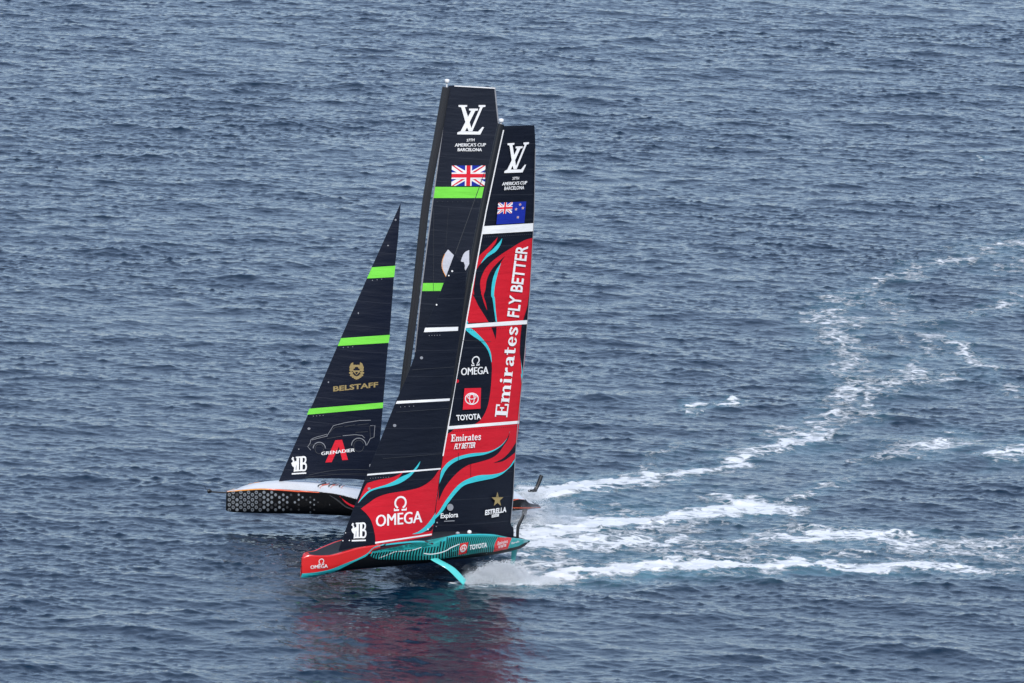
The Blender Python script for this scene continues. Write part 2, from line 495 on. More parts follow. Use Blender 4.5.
def hull_mesh(boat, sheer, bottom, beam, kb, crown, rim_to):
    """loft traced on the port side, mirrored; returns verts, faces, face kinds"""
    def trace(px, k):
        out = []
        for a in smooth(px, 4):
            y = 1.0
            for _ in range(12):
                p = boat.at_y(a[0], a[1], y); y = k * beam(p.x)
            out.append(p)
        return out
    S = trace(sheer, 1.0); B = trace(bottom, kb)
    zs = interp([p.x for p in S], [p.z for p in S]); zb = interp([p.x for p in B], [p.z for p in B])
    x0, x1 = S[0].x, S[-1].x
    print('HULL', x0, x1, B[0].x, B[-1].x)
    N = 90
    v, f, kind = [], [], []
    def sect(x):
        b = beam(x); a, c = zb(x), zs(x); h = max(c - a, 0.06); a = c - h
        prof = [(0, a), (kb * .6 * b, a + .0 * h), (kb * b, a + .03 * h), ((kb + (1 - kb) * .45) * b, a + .10 * h), ((kb + (1 - kb) * .78) * b, a + .26 * h), (b * .985, a + .50 * h),
                (b, a + .72 * h), (b, c - .05), (b - .04, c), (b - .14 - .02 * b, c + .005), (b * .45, c + crown(x) * .75), (0, c + crown(x))]
        return prof
    rows = []
    for i in range(N + 1):
        x = x0 + (x1 - x0) * i / N
        pr = sect(x)
        ring = [(x, y, z) for y, z in pr] + [(x, -y, z) for y, z in pr[-2:0:-1]]
        rows.append(len(v)); v += ring
    n = len(ring); L = len(pr)
    for i in range(N):
        for k in range(n):
            f.append((rows[i] + k, rows[i + 1] + k, rows[i + 1] + (k + 1) % n, rows[i] + (k + 1) % n))
            kk = k if k < L - 1 else n - 1 - k
            x = v[rows[i]][0]
            kind.append('deck' if kk >= L - 3 else ('rim' if kk == L - 4 else ('top' if kk in (L - 5, L - 6) else ('keel' if kk < 3 else 'side'))))
    f.append(tuple(rows[0] + k for k in range(n))[::1]); kind.append('top')
    f.append(tuple(rows[N] + k for k in range(n))[::-1]); kind.append('side')
    return v, f, kind, zs, zb, x0, x1

def thing(name, label, cat, M, group=None):
    o = bpy.data.objects.new(name, None)
    o.empty_display_size = 1
    COL.objects.link(o)
    o.matrix_world = M
    o['label'] = label; o['category'] = cat
    if group: o['group'] = group
    return o

# ------------------------------------------------------------------ the sea
def axis_lines(lo, hi, step, far_lo, far_hi):
    a = np.arange(lo, hi + 1e-6, step)
    def grow(start, end, sgn):
        out, s, x = [], step, start
        while (x - end) * sgn < 0:
            s = min(s * 1.28, 400); x += s * sgn; out.append(x)
        return out
    return np.r_[np.array(grow(lo, far_lo, -1))[::-1], a, np.array(grow(hi, far_hi, 1))]
GX = axis_lines(-72, 72, 0.14, -6000, 6000)
GY = axis_lines(530, 965, 0.21, -1500, 9000)

def wave_tile(L, N, kmin, kmax, power, wind, spread, rms, seed, kpeak=None):
    g = np.random.default_rng(seed)
    k1 = 2 * np.pi * np.fft.fftfreq(N, L / N)
    KX, KY = np.meshgrid(k1, k1)
    K = np.hypot(KX, KY); K[0, 0] = 1
    th = np.arctan2(KY, KX) - wind
    D = np.abs(np.cos(th)) ** spread + 0.045
    A = K ** (-power) * D
    if kpeak: A *= np.exp(-0.65 * (kpeak / K) ** 2)
    A *= 1 / (1 + np.exp(-(K - kmin) / (0.08 * kmin))) * 1 / (1 + np.exp((K - kmax) / (0.08 * kmax)))
    A[0, 0] = 0
    F = (g.normal(size=(N, N)) + 1j * g.normal(size=(N, N))) * np.sqrt(A)
    h = np.fft.ifft2(F)
    s = rms / h.real.std()
    dx = np.fft.ifft2(F * 1j * KX / K).real * s
    dy = np.fft.ifft2(F * 1j * KY / K).real * s
    return h.real * s, dx, dy, L, N
def sample(tile, X, Y, ang, chop):
    h, dx, dy, L, N = tile
    c, s = math.cos(ang), math.sin(ang)
    U = (X * c + Y * s) / L * N; V = (-X * s + Y * c) / L * N
    i = np.floor(U).astype(np.int64); j = np.floor(V).astype(np.int64)
    a = (U - i).astype(np.float32); b = (V - j).astype(np.float32)
    i0, j0, i1, j1 = i % N, j % N, (i + 1) % N, (j + 1) % N
    def g(T): return (T[j0, i0] * (1 - a) + T[j0, i1] * a) * (1 - b) + (T[j1, i0] * (1 - a) + T[j1, i1] * a) * b
    ex, ey = g(dx) * chop, g(dy) * chop
    return g(h), ex * c - ey * s, ex * s + ey * c

GXX, GYY = np.meshgrid(GX, GY)
dens = np.clip(1.5 - np.maximum(np.maximum(np.abs(GXX) - 72, GYY - 965), 530 - GYY) / 60, 0, 1)
WIND = R(-97)
T1 = wave_tile(173.0, 512, 2 * np.pi / 22, 2 * np.pi / 2.4, 3.4, WIND, 1.7, 0.060, 3, kpeak=2 * np.pi / 11)
T2 = wave_tile(53.0, 512, 2 * np.pi / 2.4, 2 * np.pi / 0.40, 2.25, WIND, 1.6, 0.0215, 5)
h1, a1, b1 = sample(T1, GXX, GYY, R(7), 1.15)
h2, a2, b2 = sample(T2, GXX, GYY, R(-9), 1.3)
# gusts: the small chop comes and goes in patches
T3 = wave_tile(211.0, 256, 2 * np.pi / 90, 2 * np.pi / 14, 2.5, WIND, 0.6, 1.0, 9)
gst, _, _ = sample(T3, GXX, GYY, 0, 0)
gust = np.clip(1 + 0.14 * gst, 0.6, 1.5)
h1 = h1 + 0.15 * h1 * np.abs(h1) / h1.std() * (h1 > 0); h2 = h2 + 0.15 * h2 * np.abs(h2) / h2.std() * (h2 > 0)   # peaked crests
ZZ = h1 * (0.85 + 0.15 * gust) + h2 * gust
DX = a1 + a2 * gust; DY = b1 + b2 * gust

# foam: tracks of the two yachts and a few whitecaps, laid down on the water plane
FOAM = {
 'near': [
  [(464, 582, 3, 1), (500, 582, 6, 1), (540, 580, 7, 1), (566, 577, 6, 1), (600, 574, 6, 1), (633, 570, 8, 1), (669, 565, 8, 1), (700, 567, 6, 1), (730, 568, 6, 1), (786, 566, 6, .95), (817, 563, 5, .95), (868, 568, 5, .85), (925, 567, 6, .8), (986, 571, 5, .66), (1030, 574, 5, .56)],
  [(500, 566, 10, .8), (540, 562, 9, .66), (600, 561, 8, .55), (650, 556, 4, .5), (700, 557, 3, .42), (760, 556, 3, .4)],
  [(520, 545, 10, .9), (560, 541, 11, .88), (602, 542, 8, .72), (669, 541, 5, .7), (730, 540, 5, .62), (786, 538, 7, .82), (832, 535, 7, .86), (884, 540, 7, .8), (940, 544, 6, .62), (1030, 546, 6, .5)],
  [(520, 533, 9, .9), (541, 533, 11, 1), (580, 528, 11, .95), (612, 524, 10, .92), (669, 518, 8, .82), (725, 509, 10, .86), (756, 505, 8, .92), (807, 513, 5, .62)],
  [(712, 497, 3, .55), (730, 500, 5, .7), (745, 503, 5, .7)],
  [(786, 502, 4, .55), (827, 486, 5, .62), (863, 479, 4, .42)],
  [(560, 548, 6, .6), (640, 547, 4, .5), (700, 550, 3, .45), (790, 547, 4, .5), (880, 552, 4, .5)],
  [(620, 536, 4, .5), (690, 528, 5, .5), (730, 518, 4, .4)],
  [(600, 550, 4, .56), (680, 553, 4, .54), (760, 556, 4, .56), (850, 557, 4, .5)], [(760, 530, 4, .52), (830, 527, 4, .52), (900, 531, 4, .5)], [(890, 548, 5, .56), (960, 552, 5, .56), (1030, 555, 5, .52)],
  [(530, 522, 7, .7), (600, 516, 5, .55), (650, 512, 4, .45), (700, 500, 3, .45)], [(640, 530, 5, .5), (720, 524, 4, .45), (800, 520, 3, .4)], [(960, 540, 4, .45), (1030, 538, 4, .5)], [(880, 560, 3, .4), (960, 560, 4, .45), (1030, 562, 4, .45)]],
 'far': [
  [(514, 499, 7, 1), (540, 495, 7, 1), (577, 490, 6, .96), (628, 481, 6, .85), (660, 478, 5, .7), (689, 475, 6, .82), (730, 461, 7, .66), (776, 446, 8, .72), (817, 440, 9, .8), (833, 430, 8, .6)],
  [(770, 432, 6, .45), (800, 436, 8, .6), (826, 444, 5, .6), (838, 446, 3, .5)],
  [(520, 515, 8, .7), (560, 508, 6, .5), (620, 505, 4, .4)],
  [(600, 492, 3, .4), (660, 483, 3, .4), (740, 472, 3, .4)],
  [(640, 470, 4, .4), (668, 452, 5, .5), (700, 444, 4, .4)],
  [(816, 439, 14, .66), (838, 414, 18, .5), (848, 379, 20, .52), (845, 343, 18, .5), (822, 325, 14, .55), (845, 307, 12, .56), (859, 295, 8, .52), (885, 282, 5, .46), (909, 274, 5, .5), (944, 259, 7, .48), (1001, 249, 9, .54), (1030, 244, 9, .5)],
  [(858, 420, 9, .5), (872, 400, 10, .52), (866, 380, 9, .46), (872, 350, 8, .42)], [(850, 318, 9, .52), (862, 335, 9, .48), (858, 358, 9, .5)], [(760, 452, 5, .5), (800, 446, 6, .56), (835, 440, 6, .56)],
  [(826, 330, 7, .5), (812, 318, 7, .56), (836, 300, 7, .55), (868, 296, 5, .5)],
  [(880, 391, 9, .5), (898, 380, 11, .56), (916, 371, 12, .6), (923, 354, 10, .54), (926, 344, 8, .44)], [(905, 377, 9, .52), (930, 383, 8, .55), (944, 382, 8, .6), (956, 378, 6, .56)],
  [(925, 332, 9, .45), (946, 340, 10, .54), (966, 350, 11, .6), (978, 360, 11, .62), (984, 372, 8, .5)], [(890, 305, 12, .42), (900, 325, 12, .42), (896, 345, 8, .36)],
  [(970, 322, 5, .42), (994, 306, 6, .52), (1016, 299, 6, .56), (1030, 295, 6, .5)], [(1004, 385, 5, .45), (1018, 391, 5, .5)],
  [(855, 462, 6, .42), (875, 455, 8, .5), (909, 450, 9, .56), (941, 444, 10, .7), (973, 442, 6, .56)], [(985, 460, 6, .66), (1005, 455, 7, .76), (1030, 449, 8, .86)],
  [(985, 272, 5, .4), (1000, 268, 5, .46), (1030, 262, 5, .4)]],
 'caps': [[(683, 403, 2.5, .85), (699, 405, 2.5, .66)], [(709, 406, 2.5, .7), (724, 404, 3, .85), (741, 401, 2.5, .8)], [(683, 413, 2.2, .85), (694, 414, 2.2, .6)],
          [(979, 157, 1.2, .7), (990, 158, 1.2, .6)], [(780, 347, 1.5, .5), (792, 347, 1.5, .5)], [(818, 364, 2, .6), (826, 361, 2, .6)]]}
# aerated water round and between the streaks
CHURN = [[(516, 512, 14, .75), (570, 508, 13, .7), (640, 500, 9, .5), (720, 488, 6, .35)], [(520, 530, 14, .9), (600, 530, 12, .7), (700, 522, 8, .5)],
         [(500, 556, 10, .8), (580, 553, 9, .6), (700, 552, 7, .45), (860, 553, 6, .4)], [(520, 584, 3, .7), (590, 580, 4, .9), (640, 576, 5, 1), (700, 572, 5, .9), (800, 572, 4, .8), (930, 573, 4, .5)],
         [(640, 545, 9, .5), (780, 545, 9, .55), (900, 545, 8, .5), (1030, 548, 7, .4)], [(830, 430, 22, .5), (848, 370, 24, .5), (840, 320, 18, .45)], [(900, 375, 24, .45), (930, 350, 20, .42)]]
def project(X, Y, Z):
    Ri = np.array(CAM_R.transposed())
    P = np.stack([X - CAM_O.x, Y - CAM_O.y, Z - CAM_O.z], -1) @ Ri.T
    with np.errstate(divide='ignore', invalid='ignore'):
        px = W / 2 + FPX * P[..., 0] / -P[..., 2]; py = H / 2 - FPX * P[..., 1] / -P[..., 2]
    bad = P[..., 2] > -1
    px[bad] = -9999; py[bad] = -9999
    return px, py
PXX, PYY = project(GXX, GYY, 0 * GXX)
masks = {}
win = (PXX > 440) & (PXX < 1300) & (PYY > 120) & (PYY < 640)
ii = np.nonzero(win.ravel())[0]
qx, qy = PXX.ravel()[ii], PYY.ravel()[ii]
# drift: old foam is pulled apart by the chop, so tracks wander and break into patches
TN = [wave_tile(61.0, 256, 2 * np.pi / lam[0], 2 * np.pi / lam[1], 2.2, 0, 0.0, 1.0, sd) for lam, sd in (((14, 2.0), 21), ((14, 2.0), 22), ((18, 3.0), 23), ((5, .8), 24))]
xs_, ys_ = GXX.ravel()[ii], GYY.ravel()[ii]
nA, nB, nP, nF = [sample(t, xs_, ys_, R(13 * i), 0)[0] for i, t in enumerate(TN)]
ox, oy = qx, qy
qx = qx + 6.5 * nA + 2.0 * nF; qy = qy + 1.9 * nB + 0.7 * nF
for g, lines in FOAM.items():
    m = np.zeros(len(ii), np.float32)
    for ln in lines:
        for (xa, ya, wa, ia), (xb, yb, wb, ib) in zip(ln[:-1], ln[1:]):
            pad = max(wa, wb) * 3
            s = np.nonzero((qx > min(xa, xb) - pad) & (qx < max(xa, xb) + pad) & (qy > min(ya, yb) - pad) & (qy < max(ya, yb) + pad))[0]
            if not len(s): continue
            dx, dy = xb - xa, yb - ya
            t = np.clip(((qx[s] - xa) * dx + (qy[s] - ya) * dy) / (dx * dx + dy * dy), 0, 1)
            d = np.hypot(qx[s] - xa - t * dx, (qy[s] - ya - t * dy))
            w = wa + (wb - wa) * t; I = ia + (ib - ia) * t
            m[s] = np.maximum(m[s], I * np.exp(-(d / (w * 1.0)) ** 2))
    weak = np.clip((0.86 - m) / 0.45, 0, 1)                   # the fainter the track, the patchier
    m = m * (1 - weak * np.clip(0.15 - 0.40 * nP - 0.14 * nF, 0, 0.9))
    full = np.zeros(PXX.size, np.float32); full[ii] = m
    masks[g] = full.reshape(PXX.shape)
churn = np.zeros(len(ii), np.float32)
for g, lines in list(FOAM.items()) + [('churn', CHURN)]:
    for ln in lines:
        for (xa, ya, wa, ia), (xb, yb, wb, ib) in zip(ln[:-1], ln[1:]):
            s = np.nonzero((qx > min(xa, xb) - 60) & (qx < max(xa, xb) + 60) & (qy > min(ya, yb) - 60) & (qy < max(ya, yb) + 60))[0]
            dx, dy = xb - xa, yb - ya
            t = np.clip(((qx[s] - xa) * dx + (qy[s] - ya) * dy) / (dx * dx + dy * dy), 0, 1)
            d = np.hypot(qx[s] - xa - t * dx, qy[s] - ya - t * dy)
            churn[s] = np.maximum(churn[s], (ia + (ib - ia) * t) * np.exp(-(d / ((wa + (wb - wa) * t) * (1.0 if g == 'churn' else 1.9))) ** 2))
full = np.zeros(PXX.size, np.float32); full[ii] = churn; churn = full
foam = np.maximum(np.maximum(masks['near'], masks['far']), masks['caps'])
# churned water stands up in lumps
ZZ = ZZ + foam ** 1.5 * (0.10 + 0.9 * np.abs(h2) + 0.5 * np.abs(h1))
# displaced water under the near foil track
ZZ = ZZ * dens
XX = GXX + DX * dens; YY = GYY + DY * dens
ny, nx = XX.shape
co = np.stack([XX, YY, ZZ], -1).astype(np.float32)

def water_material():
    m = bpy.data.materials.new('sea_water')
    t, p = nodes_of(m)
    N, L = t.nodes.new, t.links.new
    def math_(op, a, b=None, c=None, clamp=False):
        q = N('ShaderNodeMath'); q.operation = op; q.use_clamp = clamp
        for i, v in enumerate((a, b, c)):
            if v is None: continue
            if isinstance(v, (int, float)): q.inputs[i].default_value = v
            else: L(v, q.inputs[i])
        return q.outputs[0]
    at = N('ShaderNodeAttribute'); at.attribute_name = 'foam'
    geo = N('ShaderNodeNewGeometry')
    mp = N('ShaderNodeMapping'); mp.inputs['Scale'].default_value = (0.55, 0.62, 1.0); L(geo.outputs['Position'], mp.inputs['Vector'])
    n1 = N('ShaderNodeTexNoise'); n1.inputs['Scale'].default_value = 1.1; n1.inputs['Detail'].default_value = 9; n1.inputs['Roughness'].default_value = 0.76; n1.inputs['Distortion'].default_value = 0.9
    L(mp.outputs[0], n1.inputs['Vector'])
    vo = N('ShaderNodeTexVoronoi'); vo.feature = 'DISTANCE_TO_EDGE'; vo.inputs['Scale'].default_value = 1.5
    wv = N('ShaderNodeMix'); wv.data_type = 'VECTOR'; wv.inputs[0].default_value = 0.35
    n0 = N('ShaderNodeTexNoise'); n0.inputs['Scale'].default_value = 1.3; n0.inputs['Detail'].default_value = 5; L(mp.outputs[0], n0.inputs['Vector'])
    sc_ = N('ShaderNodeVectorMath'); sc_.operation = 'MULTIPLY_ADD'; L(n0.outputs['Color'], sc_.inputs[0]); sc_.inputs[1].default_value = (1.6, 1.6, 0); L(mp.outputs[0], sc_.inputs[2])
    L(sc_.outputs[0], vo.inputs['Vector'])
    lace = math_('SUBTRACT', 1.0, math_('MULTIPLY', vo.outputs['Distance'], 4.0, clamp=True))
    tex = math_('ADD', math_('MULTIPLY', n1.outputs[0], 1.0), math_('MULTIPLY', lace, 0.32))
    # foam shows where the churn beats the texture
    f = math_('ADD', math_('MULTIPLY', at.outputs['Fac'], 0.80), math_('SUBTRACT', tex, 0.91))
    f = math_('MULTIPLY', f, 3.3, clamp=True)
    gate = math_('MULTIPLY', at.outputs['Fac'], 4.0, clamp=True)
    fac = math_('MULTIPLY', f, gate, clamp=True)
    ch = N('ShaderNodeAttribute'); ch.attribute_name = 'churn'
    milk = math_('MULTIPLY', math_('MULTIPLY', math_('POWER', ch.outputs['Fac'], 1.5), math_('MULTIPLY_ADD', n1.outputs[0], 1.6, 0.1)), 0.75, clamp=True)
    c0 = N('ShaderNodeMix'); c0.data_type = 'RGBA'; L(milk, c0.inputs[0])
    c0.inputs[6].default_value = (0.001, 0.0135, 0.032, 1); c0.inputs[7].default_value = (0.12, 0.28, 0.34, 1)
    c1 = N('ShaderNodeMix'); c1.data_type = 'RGBA'; L(fac, c1.inputs[0])
    L(c0.outputs[2], c1.inputs[6]); c1.inputs[7].default_value = (0.74, 0.76, 0.78, 1)
    L(c1.outputs[2], p.inputs['Base Color'])
    rg = math_('MULTIPLY_ADD', fac, 0.6, 0.04)
    L(rg, p.inputs['Roughness'])
    p.inputs['IOR'].default_value = 1.333
    # ripples below the mesh's own resolution
    mr = N('ShaderNodeMapping'); mr.inputs['Scale'].default_value = (1.0, 1.35, 1.0); mr.inputs['Rotation'].default_value = (0, 0, R(20)); L(geo.outputs['Position'], mr.inputs['Vector'])
    r1 = N('ShaderNodeTexNoise'); r1.inputs['Scale'].default_value = 3.2; r1.inputs['Detail'].default_value = 6; r1.inputs['Roughness'].default_value = 0.6; L(mr.outputs[0], r1.inputs['Vector'])
    b1_ = N('ShaderNodeBump'); b1_.inputs['Strength'].default_value = 0.8; b1_.inputs['Distance'].default_value = 0.032; L(r1.outputs[0], b1_.inputs['Height'])
    b2_ = N('ShaderNodeBump'); b2_.inputs['Strength'].default_value = 1.0; b2_.inputs['Distance'].default_value = 0.12; L(fac, b2_.inputs['Height']); L(b1_.outputs[0], b2_.inputs['Normal'])
    L(b2_.outputs[0], p.inputs['Normal'])
    return m
SEA = water_material()
# vertex normals from the displaced sheet, shared by the water and the foam cut out of it
du = np.gradient(co, axis=1); dv = np.gradient(co, axis=0)
nrm = np.cross(du, dv); nrm /= np.linalg.norm(nrm, axis=-1, keepdims=True) + 1e-12
ids = np.arange(nx * ny, dtype=np.int32).reshape(ny, nx)
quads = np.stack([ids[:-1, :-1], ids[:-1, 1:], ids[1:, 1:], ids[1:, :-1]], -1).reshape(-1, 4)
def qmax(a): return np.maximum(np.maximum(a[:-1, :-1], a[:-1, 1:]), np.maximum(a[1:, 1:], a[1:, :-1])).ravel()
qn, qf, qc = qmax(masks['near']), qmax(masks['far']), qmax(masks['caps'])
TH = 0.16
sel = np.zeros(len(quads), np.int8)
sel[qn > TH] = 1; sel[(qf > TH) & (qf > qn)] = 2; sel[(qc > TH) & (sel == 0)] = 3
def sea_part(name, which, kind, label=None, cat=None):
    q = quads[sel == which]
    used, inv = np.unique(q, return_inverse=True)
    inv = inv.reshape(-1, 4).astype(np.int32)
    me = bpy.data.meshes.new(name)
    me.vertices.add(len(used)); me.vertices.foreach_set('co', co.reshape(-1, 3)[used].ravel())
    me.loops.add(inv.size); me.loops.foreach_set('vertex_index', inv.ravel())
    me.polygons.add(len(inv)); me.polygons.foreach_set('loop_start', np.arange(0, inv.size, 4, dtype=np.int32))
    me.polygons.foreach_set('use_smooth', np.ones(len(inv), bool))
    me.update(calc_edges=True)
    a = me.attributes.new('foam', 'FLOAT', 'POINT'); a.data.foreach_set('value', foam.ravel()[used])
    a = me.attributes.new('churn', 'FLOAT', 'POINT'); a.data.foreach_set('value', churn[used])
    me.normals_split_custom_set_from_vertices(nrm.reshape(-1, 3)[used].tolist()) if which else None
    me.materials.append(SEA)
    o = link(name, me)
    o['kind'] = kind
    if label: o['label'] = label; o['category'] = cat
    return o
sea_part('water', 0, 'structure', 'choppy dark blue sea filling the whole scene', 'water')
sea_part('wake_foam', 1, 'stuff', 'broad white foam streaks trailing behind the red and black yacht', 'foam')
sea_part('wake_foam', 2, 'stuff', 'thin curving foam trail behind the white decked yacht running to upper right', 'foam')
sea_part('whitecap_foam', 3, 'stuff', 'small scattered whitecaps breaking on open water away from the wakes', 'foam')

# ------------------------------------------------------------------ the red and black yacht in front
HEEL = R(4)
near = Boat(430, 576, R(48), HEEL)
ND = (near.M.translation - CAM_O).length
NY = thing('racing_yacht', 'foiling racing yacht with red and black sails and a red and teal hull, in front', 'yacht', near.MO, 'two foiling yachts racing side by side')

def sail_setup(boat, dist, luff_px, chord_pts, side, sheet, twist, depth):
    L = [boat.at_y(a, b, 0) for a, b in luff_px]
    lx = interp([p.z for p in L], [p.x for p in L])
    zs = [p.z for p in L]; z0, z1 = min(zs), max(zs)
    xs0 = lx(z0); sl0 = (lx(z0 + 1) - lx(z0)); sl1 = (lx(z1) - lx(z1 - 1))
    f = lambda z: lx(z) + (sl0 * (z - z0) if z < z0 else 0) + (sl1 * (z - z1) if z > z1 else 0)
    ch = interp([c[0] for c in chord_pts], [c[1] for c in chord_pts])
    return Surface(boat, sail_bvh(f, ch, side, sheet, twist, depth), dist), f

# hull
n_sheer = [(302.6, 558.5), (304.5, 557.2), (309, 555.2), (318, 555.8), (330, 555.6), (338, 554), (348, 551.1), (360, 547.9), (375, 545.6), (386.3, 544.2), (400.3, 542.5), (416.7, 541.2), (428, 541.6), (434, 543), (445.4, 538), (456.8, 534.9), (468, 534.2), (478.4, 534.2), (491, 534.5), (497.4, 535.1), (511.4, 538), (521.6, 539), (530, 540.4)]
n_bottom = [(302, 577.4), (312, 577.7), (330, 574), (347.7, 571.3), (385, 567.8), (432, 562.7), (445, 561), (481, 556), (509, 550), (519, 546.3), (531, 541)]
n_beam = interp([-11.9, -11.84, -11.5, -11.0, -9.5, -7, -4, -1, 2, 4, 5.5, 6.8, 7.8, 8.6], [.03, .04, .30, .58, .86, 1.1, 1.35, 1.75, 2.1, 2.1, 1.9, 1.5, .95, .3])
hv, hf, hk, n_zs, n_zb, nx0, nx1 = hull_mesh(near, n_sheer, n_bottom, n_beam, 0.35, lambda x: -0.22 * min(1, max(0, (x + 11.7) / 1.6)), 0)
hb = BVHTree.FromPolygons(hv, hf)
hs = Surface(near, hb, ND)
cx = lambda q: sum(hv[i][0] for i in q) / len(q)
hs.raw(hv, [], HULLBLACK); hs.gap = 0.0012; hs.glyph_lift = 0.026
for q, k in zip(hf, hk):
    m = HULLBLACK if k == 'side' else (DECKBLACK if k == 'deck' else (HULLRED if cx(q) < -6.2 else (MAROON if cx(q) < 1.9 else HULLTEAL)))
    if k == 'deck' and cx(q) < nx0 + 1.0: m = HULLRED
    if k == 'keel' and cx(q) < -9.0: m = HULLCYAN
    if k == 'top': m = HULLRED if cx(q) < -6.2 else (HULLTEAL if cx(q) > 2.5 else (MAROON if cx(q) > -4.5 else HULLBLACK))
    hs.f.append(list(q)); hs.m.append(hs.slot(m))
top_of = [(x, y - 3) for x, y in n_sheer]
G = 2.5
red_low = S2((80, 495), (200, 485), (330, 465), (440, 435), (560, 385), (700, 330), (800, 280), (840, 250), (870, 215), (915, 190), (1010, 158))
cy_low = S2((70, 548), (140, 547), (200, 540), (330, 510), (450, 475), (560, 420), (700, 350), (790, 310), (835, 275), (862, 242), (900, 205), (1016, 170))
sheer_bow = [(302.2, 559.6)] + [(x, y + .9) for x, y in n_sheer[1:9]] + [(383, 545.2)]
hs.decal([sheer_bow + smooth(red_low, 3)[::-1]], HULLRED, G, 0.012, True)
hs.decal(band(red_low[:-2] + S2((920, 185), (1024, 155)), cy_low, 3), HULLCYAN, G, 0.012, True)
hs.decal(band(S1((480, 375), (600, 360), (740, 348), (830, 350)), S1((470, 388), (600, 373), (740, 362), (830, 362)), 3), HULLCYAN, G, 0.012, True)
hs.decal(band(S1((372, 424), (470, 394), (600, 376), (740, 364), (850, 366)), S1((346, 440), (500, 424), (700, 408), (800, 398), (880, 378)), 3), MAROON, G, 0.012, True)
hs.decal(band(S1((360, 440), (500, 432), (700, 416), (830, 398)) + R7((150, 490), (205, 456), (290, 428), (380, 426), (480, 424), (560, 426), (620, 430)),
              S1((345, 478), (420, 508), (550, 503), (700, 513), (840, 509)) + R7((190, 620), (300, 591), (420, 576), (480, 572), (578, 566), (578, 566)), 3), HULLTEAL, G, 0.012, True)
# teal tail behind the red panel
hs.decal([R7((716, 456), (850, 466), (872, 470), (800, 508), (775, 522), (690, 542))], HULLTEAL, G, 0.012, True)
hs.decal(band(R7((200, 452), (290, 428), (380, 426), (480, 424), (600, 428)), R7((150, 500), (280, 452), (380, 440), (480, 436), (600, 440)), 3), HULLCYAN, G, 0.013, True)  # highlight along the pod tops, painted in as a lighter cyan band
# the lattice of black ribs that thins out aft
for i in range(27):
    x = 372 + i * 2.55 + 0.01 * i * i
    if x > 444: break
    t = (x - 372) / 72
    ytop = 553.5 - 7.5 * t - (4.5 if t > .9 else 0); ybot = 557.5 + 3.2 * min(1, t * 2)
    hs.decal(stroke(smooth([(x + 2.2, ytop - .5), (x + .6, (ytop + ybot) / 2), (x + .2, ybot + 1.2)], 3), 1.6 - .3 * t), HULLBLACK, 2.0, 0.014, True); hs.k -= 1
for i in range(42):
    x = 446 + i * 1.95
    if x > 496: break
    t = (x - 446) / 50
    hs.decal(stroke(smooth([(x + 3.2 * (0.4 + t), 537 - .3 * t), (x + 1.0, 544 - 2 * t), (x - .4, 550.5 - 3 * t), (x - .2, 559.6 - 8.2 * t)], 3), 1.12 - .5 * t), HULLBLACK, 2.0, 0.014, True); hs.k -= 1
hs.decal(stroke(smooth(S1((420, 495), (500, 464), (560, 441), (640, 436), (710, 426), (780, 404)), 4), .7), PRINTWHITE, 2.5, 0.014)
hs.decal(stroke(smooth(S1((800, 455), (860, 462), (940, 450), (1000, 428)) + R7((240, 535), (310, 505)), 4), .95), PRINTWHITE, 2.5, 0.014)
hs.decal([R7((622, 433), (722, 458), (690, 543), (578, 567), (590, 500))], HULLRED, G, 0.016, True)
hs.decal([R7((317, 500), (381, 490), (366, 577), (302, 590))], HULLRED, G, 0.017)
hs.strokes(affine(ovals(.5, .5, .36, .3, .07), R7.p(302, 590), R7.p(366, 577), R7.p(317, 500)), PRINTWHITE)
hs.glyph(text('TOYOTA', R7.p(388, 552), R7.p(527, 530), R7.p(392, 512), .03), PRINTWHITE)
hs.strokes(affine(EMI, R7.p(610, 514), R7.p(690, 494), R7.p(612, 486)), PRINTWHITE)
hs.glyph(text('FLY BETTER', R7.p(618, 538), R7.p(680, 522), R7.p(620, 518), .03), PRINTWHITE)
hs.glyph(text('Estrella', R7.p(720, 506), R7.p(782, 490), R7.p(722, 490), .02), PRINTWHITE)
hs.word('OMEGA', S2.p(176, 444), S2.p(370, 428), S2.p(176, 404), PRINTWHITE, 0, .3)
hs.strokes(affine(omega_sign(), S2.p(265, 396), S2.p(332, 390), S2.p(268, 330)), PRINTWHITE)
hs.build('hull', NY)

# mast
n_mast_px = [(501, 124), (497, 142), (482.2, 212), (466.8, 295), (461.5, 329), (453.6, 375), (449.3, 402), (441.0, 450), (434.5, 500), (430, 545)]
mp_ = resample([near.at_y(a, b, 0) for a, b in smooth(n_mast_px, 4)], 40)
mast = tube('mast', mp_, [(.25 - .10 * min(1, max(0, (i - 24) / 8)), .16 - .07 * min(1, max(0, (i - 24) / 8))) if mp_[0].z > mp_[-1].z else (.3, .19) for i in range(40)], CARBON, NY)
def masthead(boat, px, py, parent):
    c = boat.at_y(px, py, 0)
    v = []
    prof = [(-.55, .05), (-.16, .05), (-.13, .13), (-.10, .16), (.04, .16), (.08, .12), (.10, .05)]
    return tube('masthead_unit', [c + Vector((0, 0, z)) for z, r in prof], [(r, r) for z, r in prof], PRINTWHITE, parent)
masthead(near, 501.2, 120, mast)

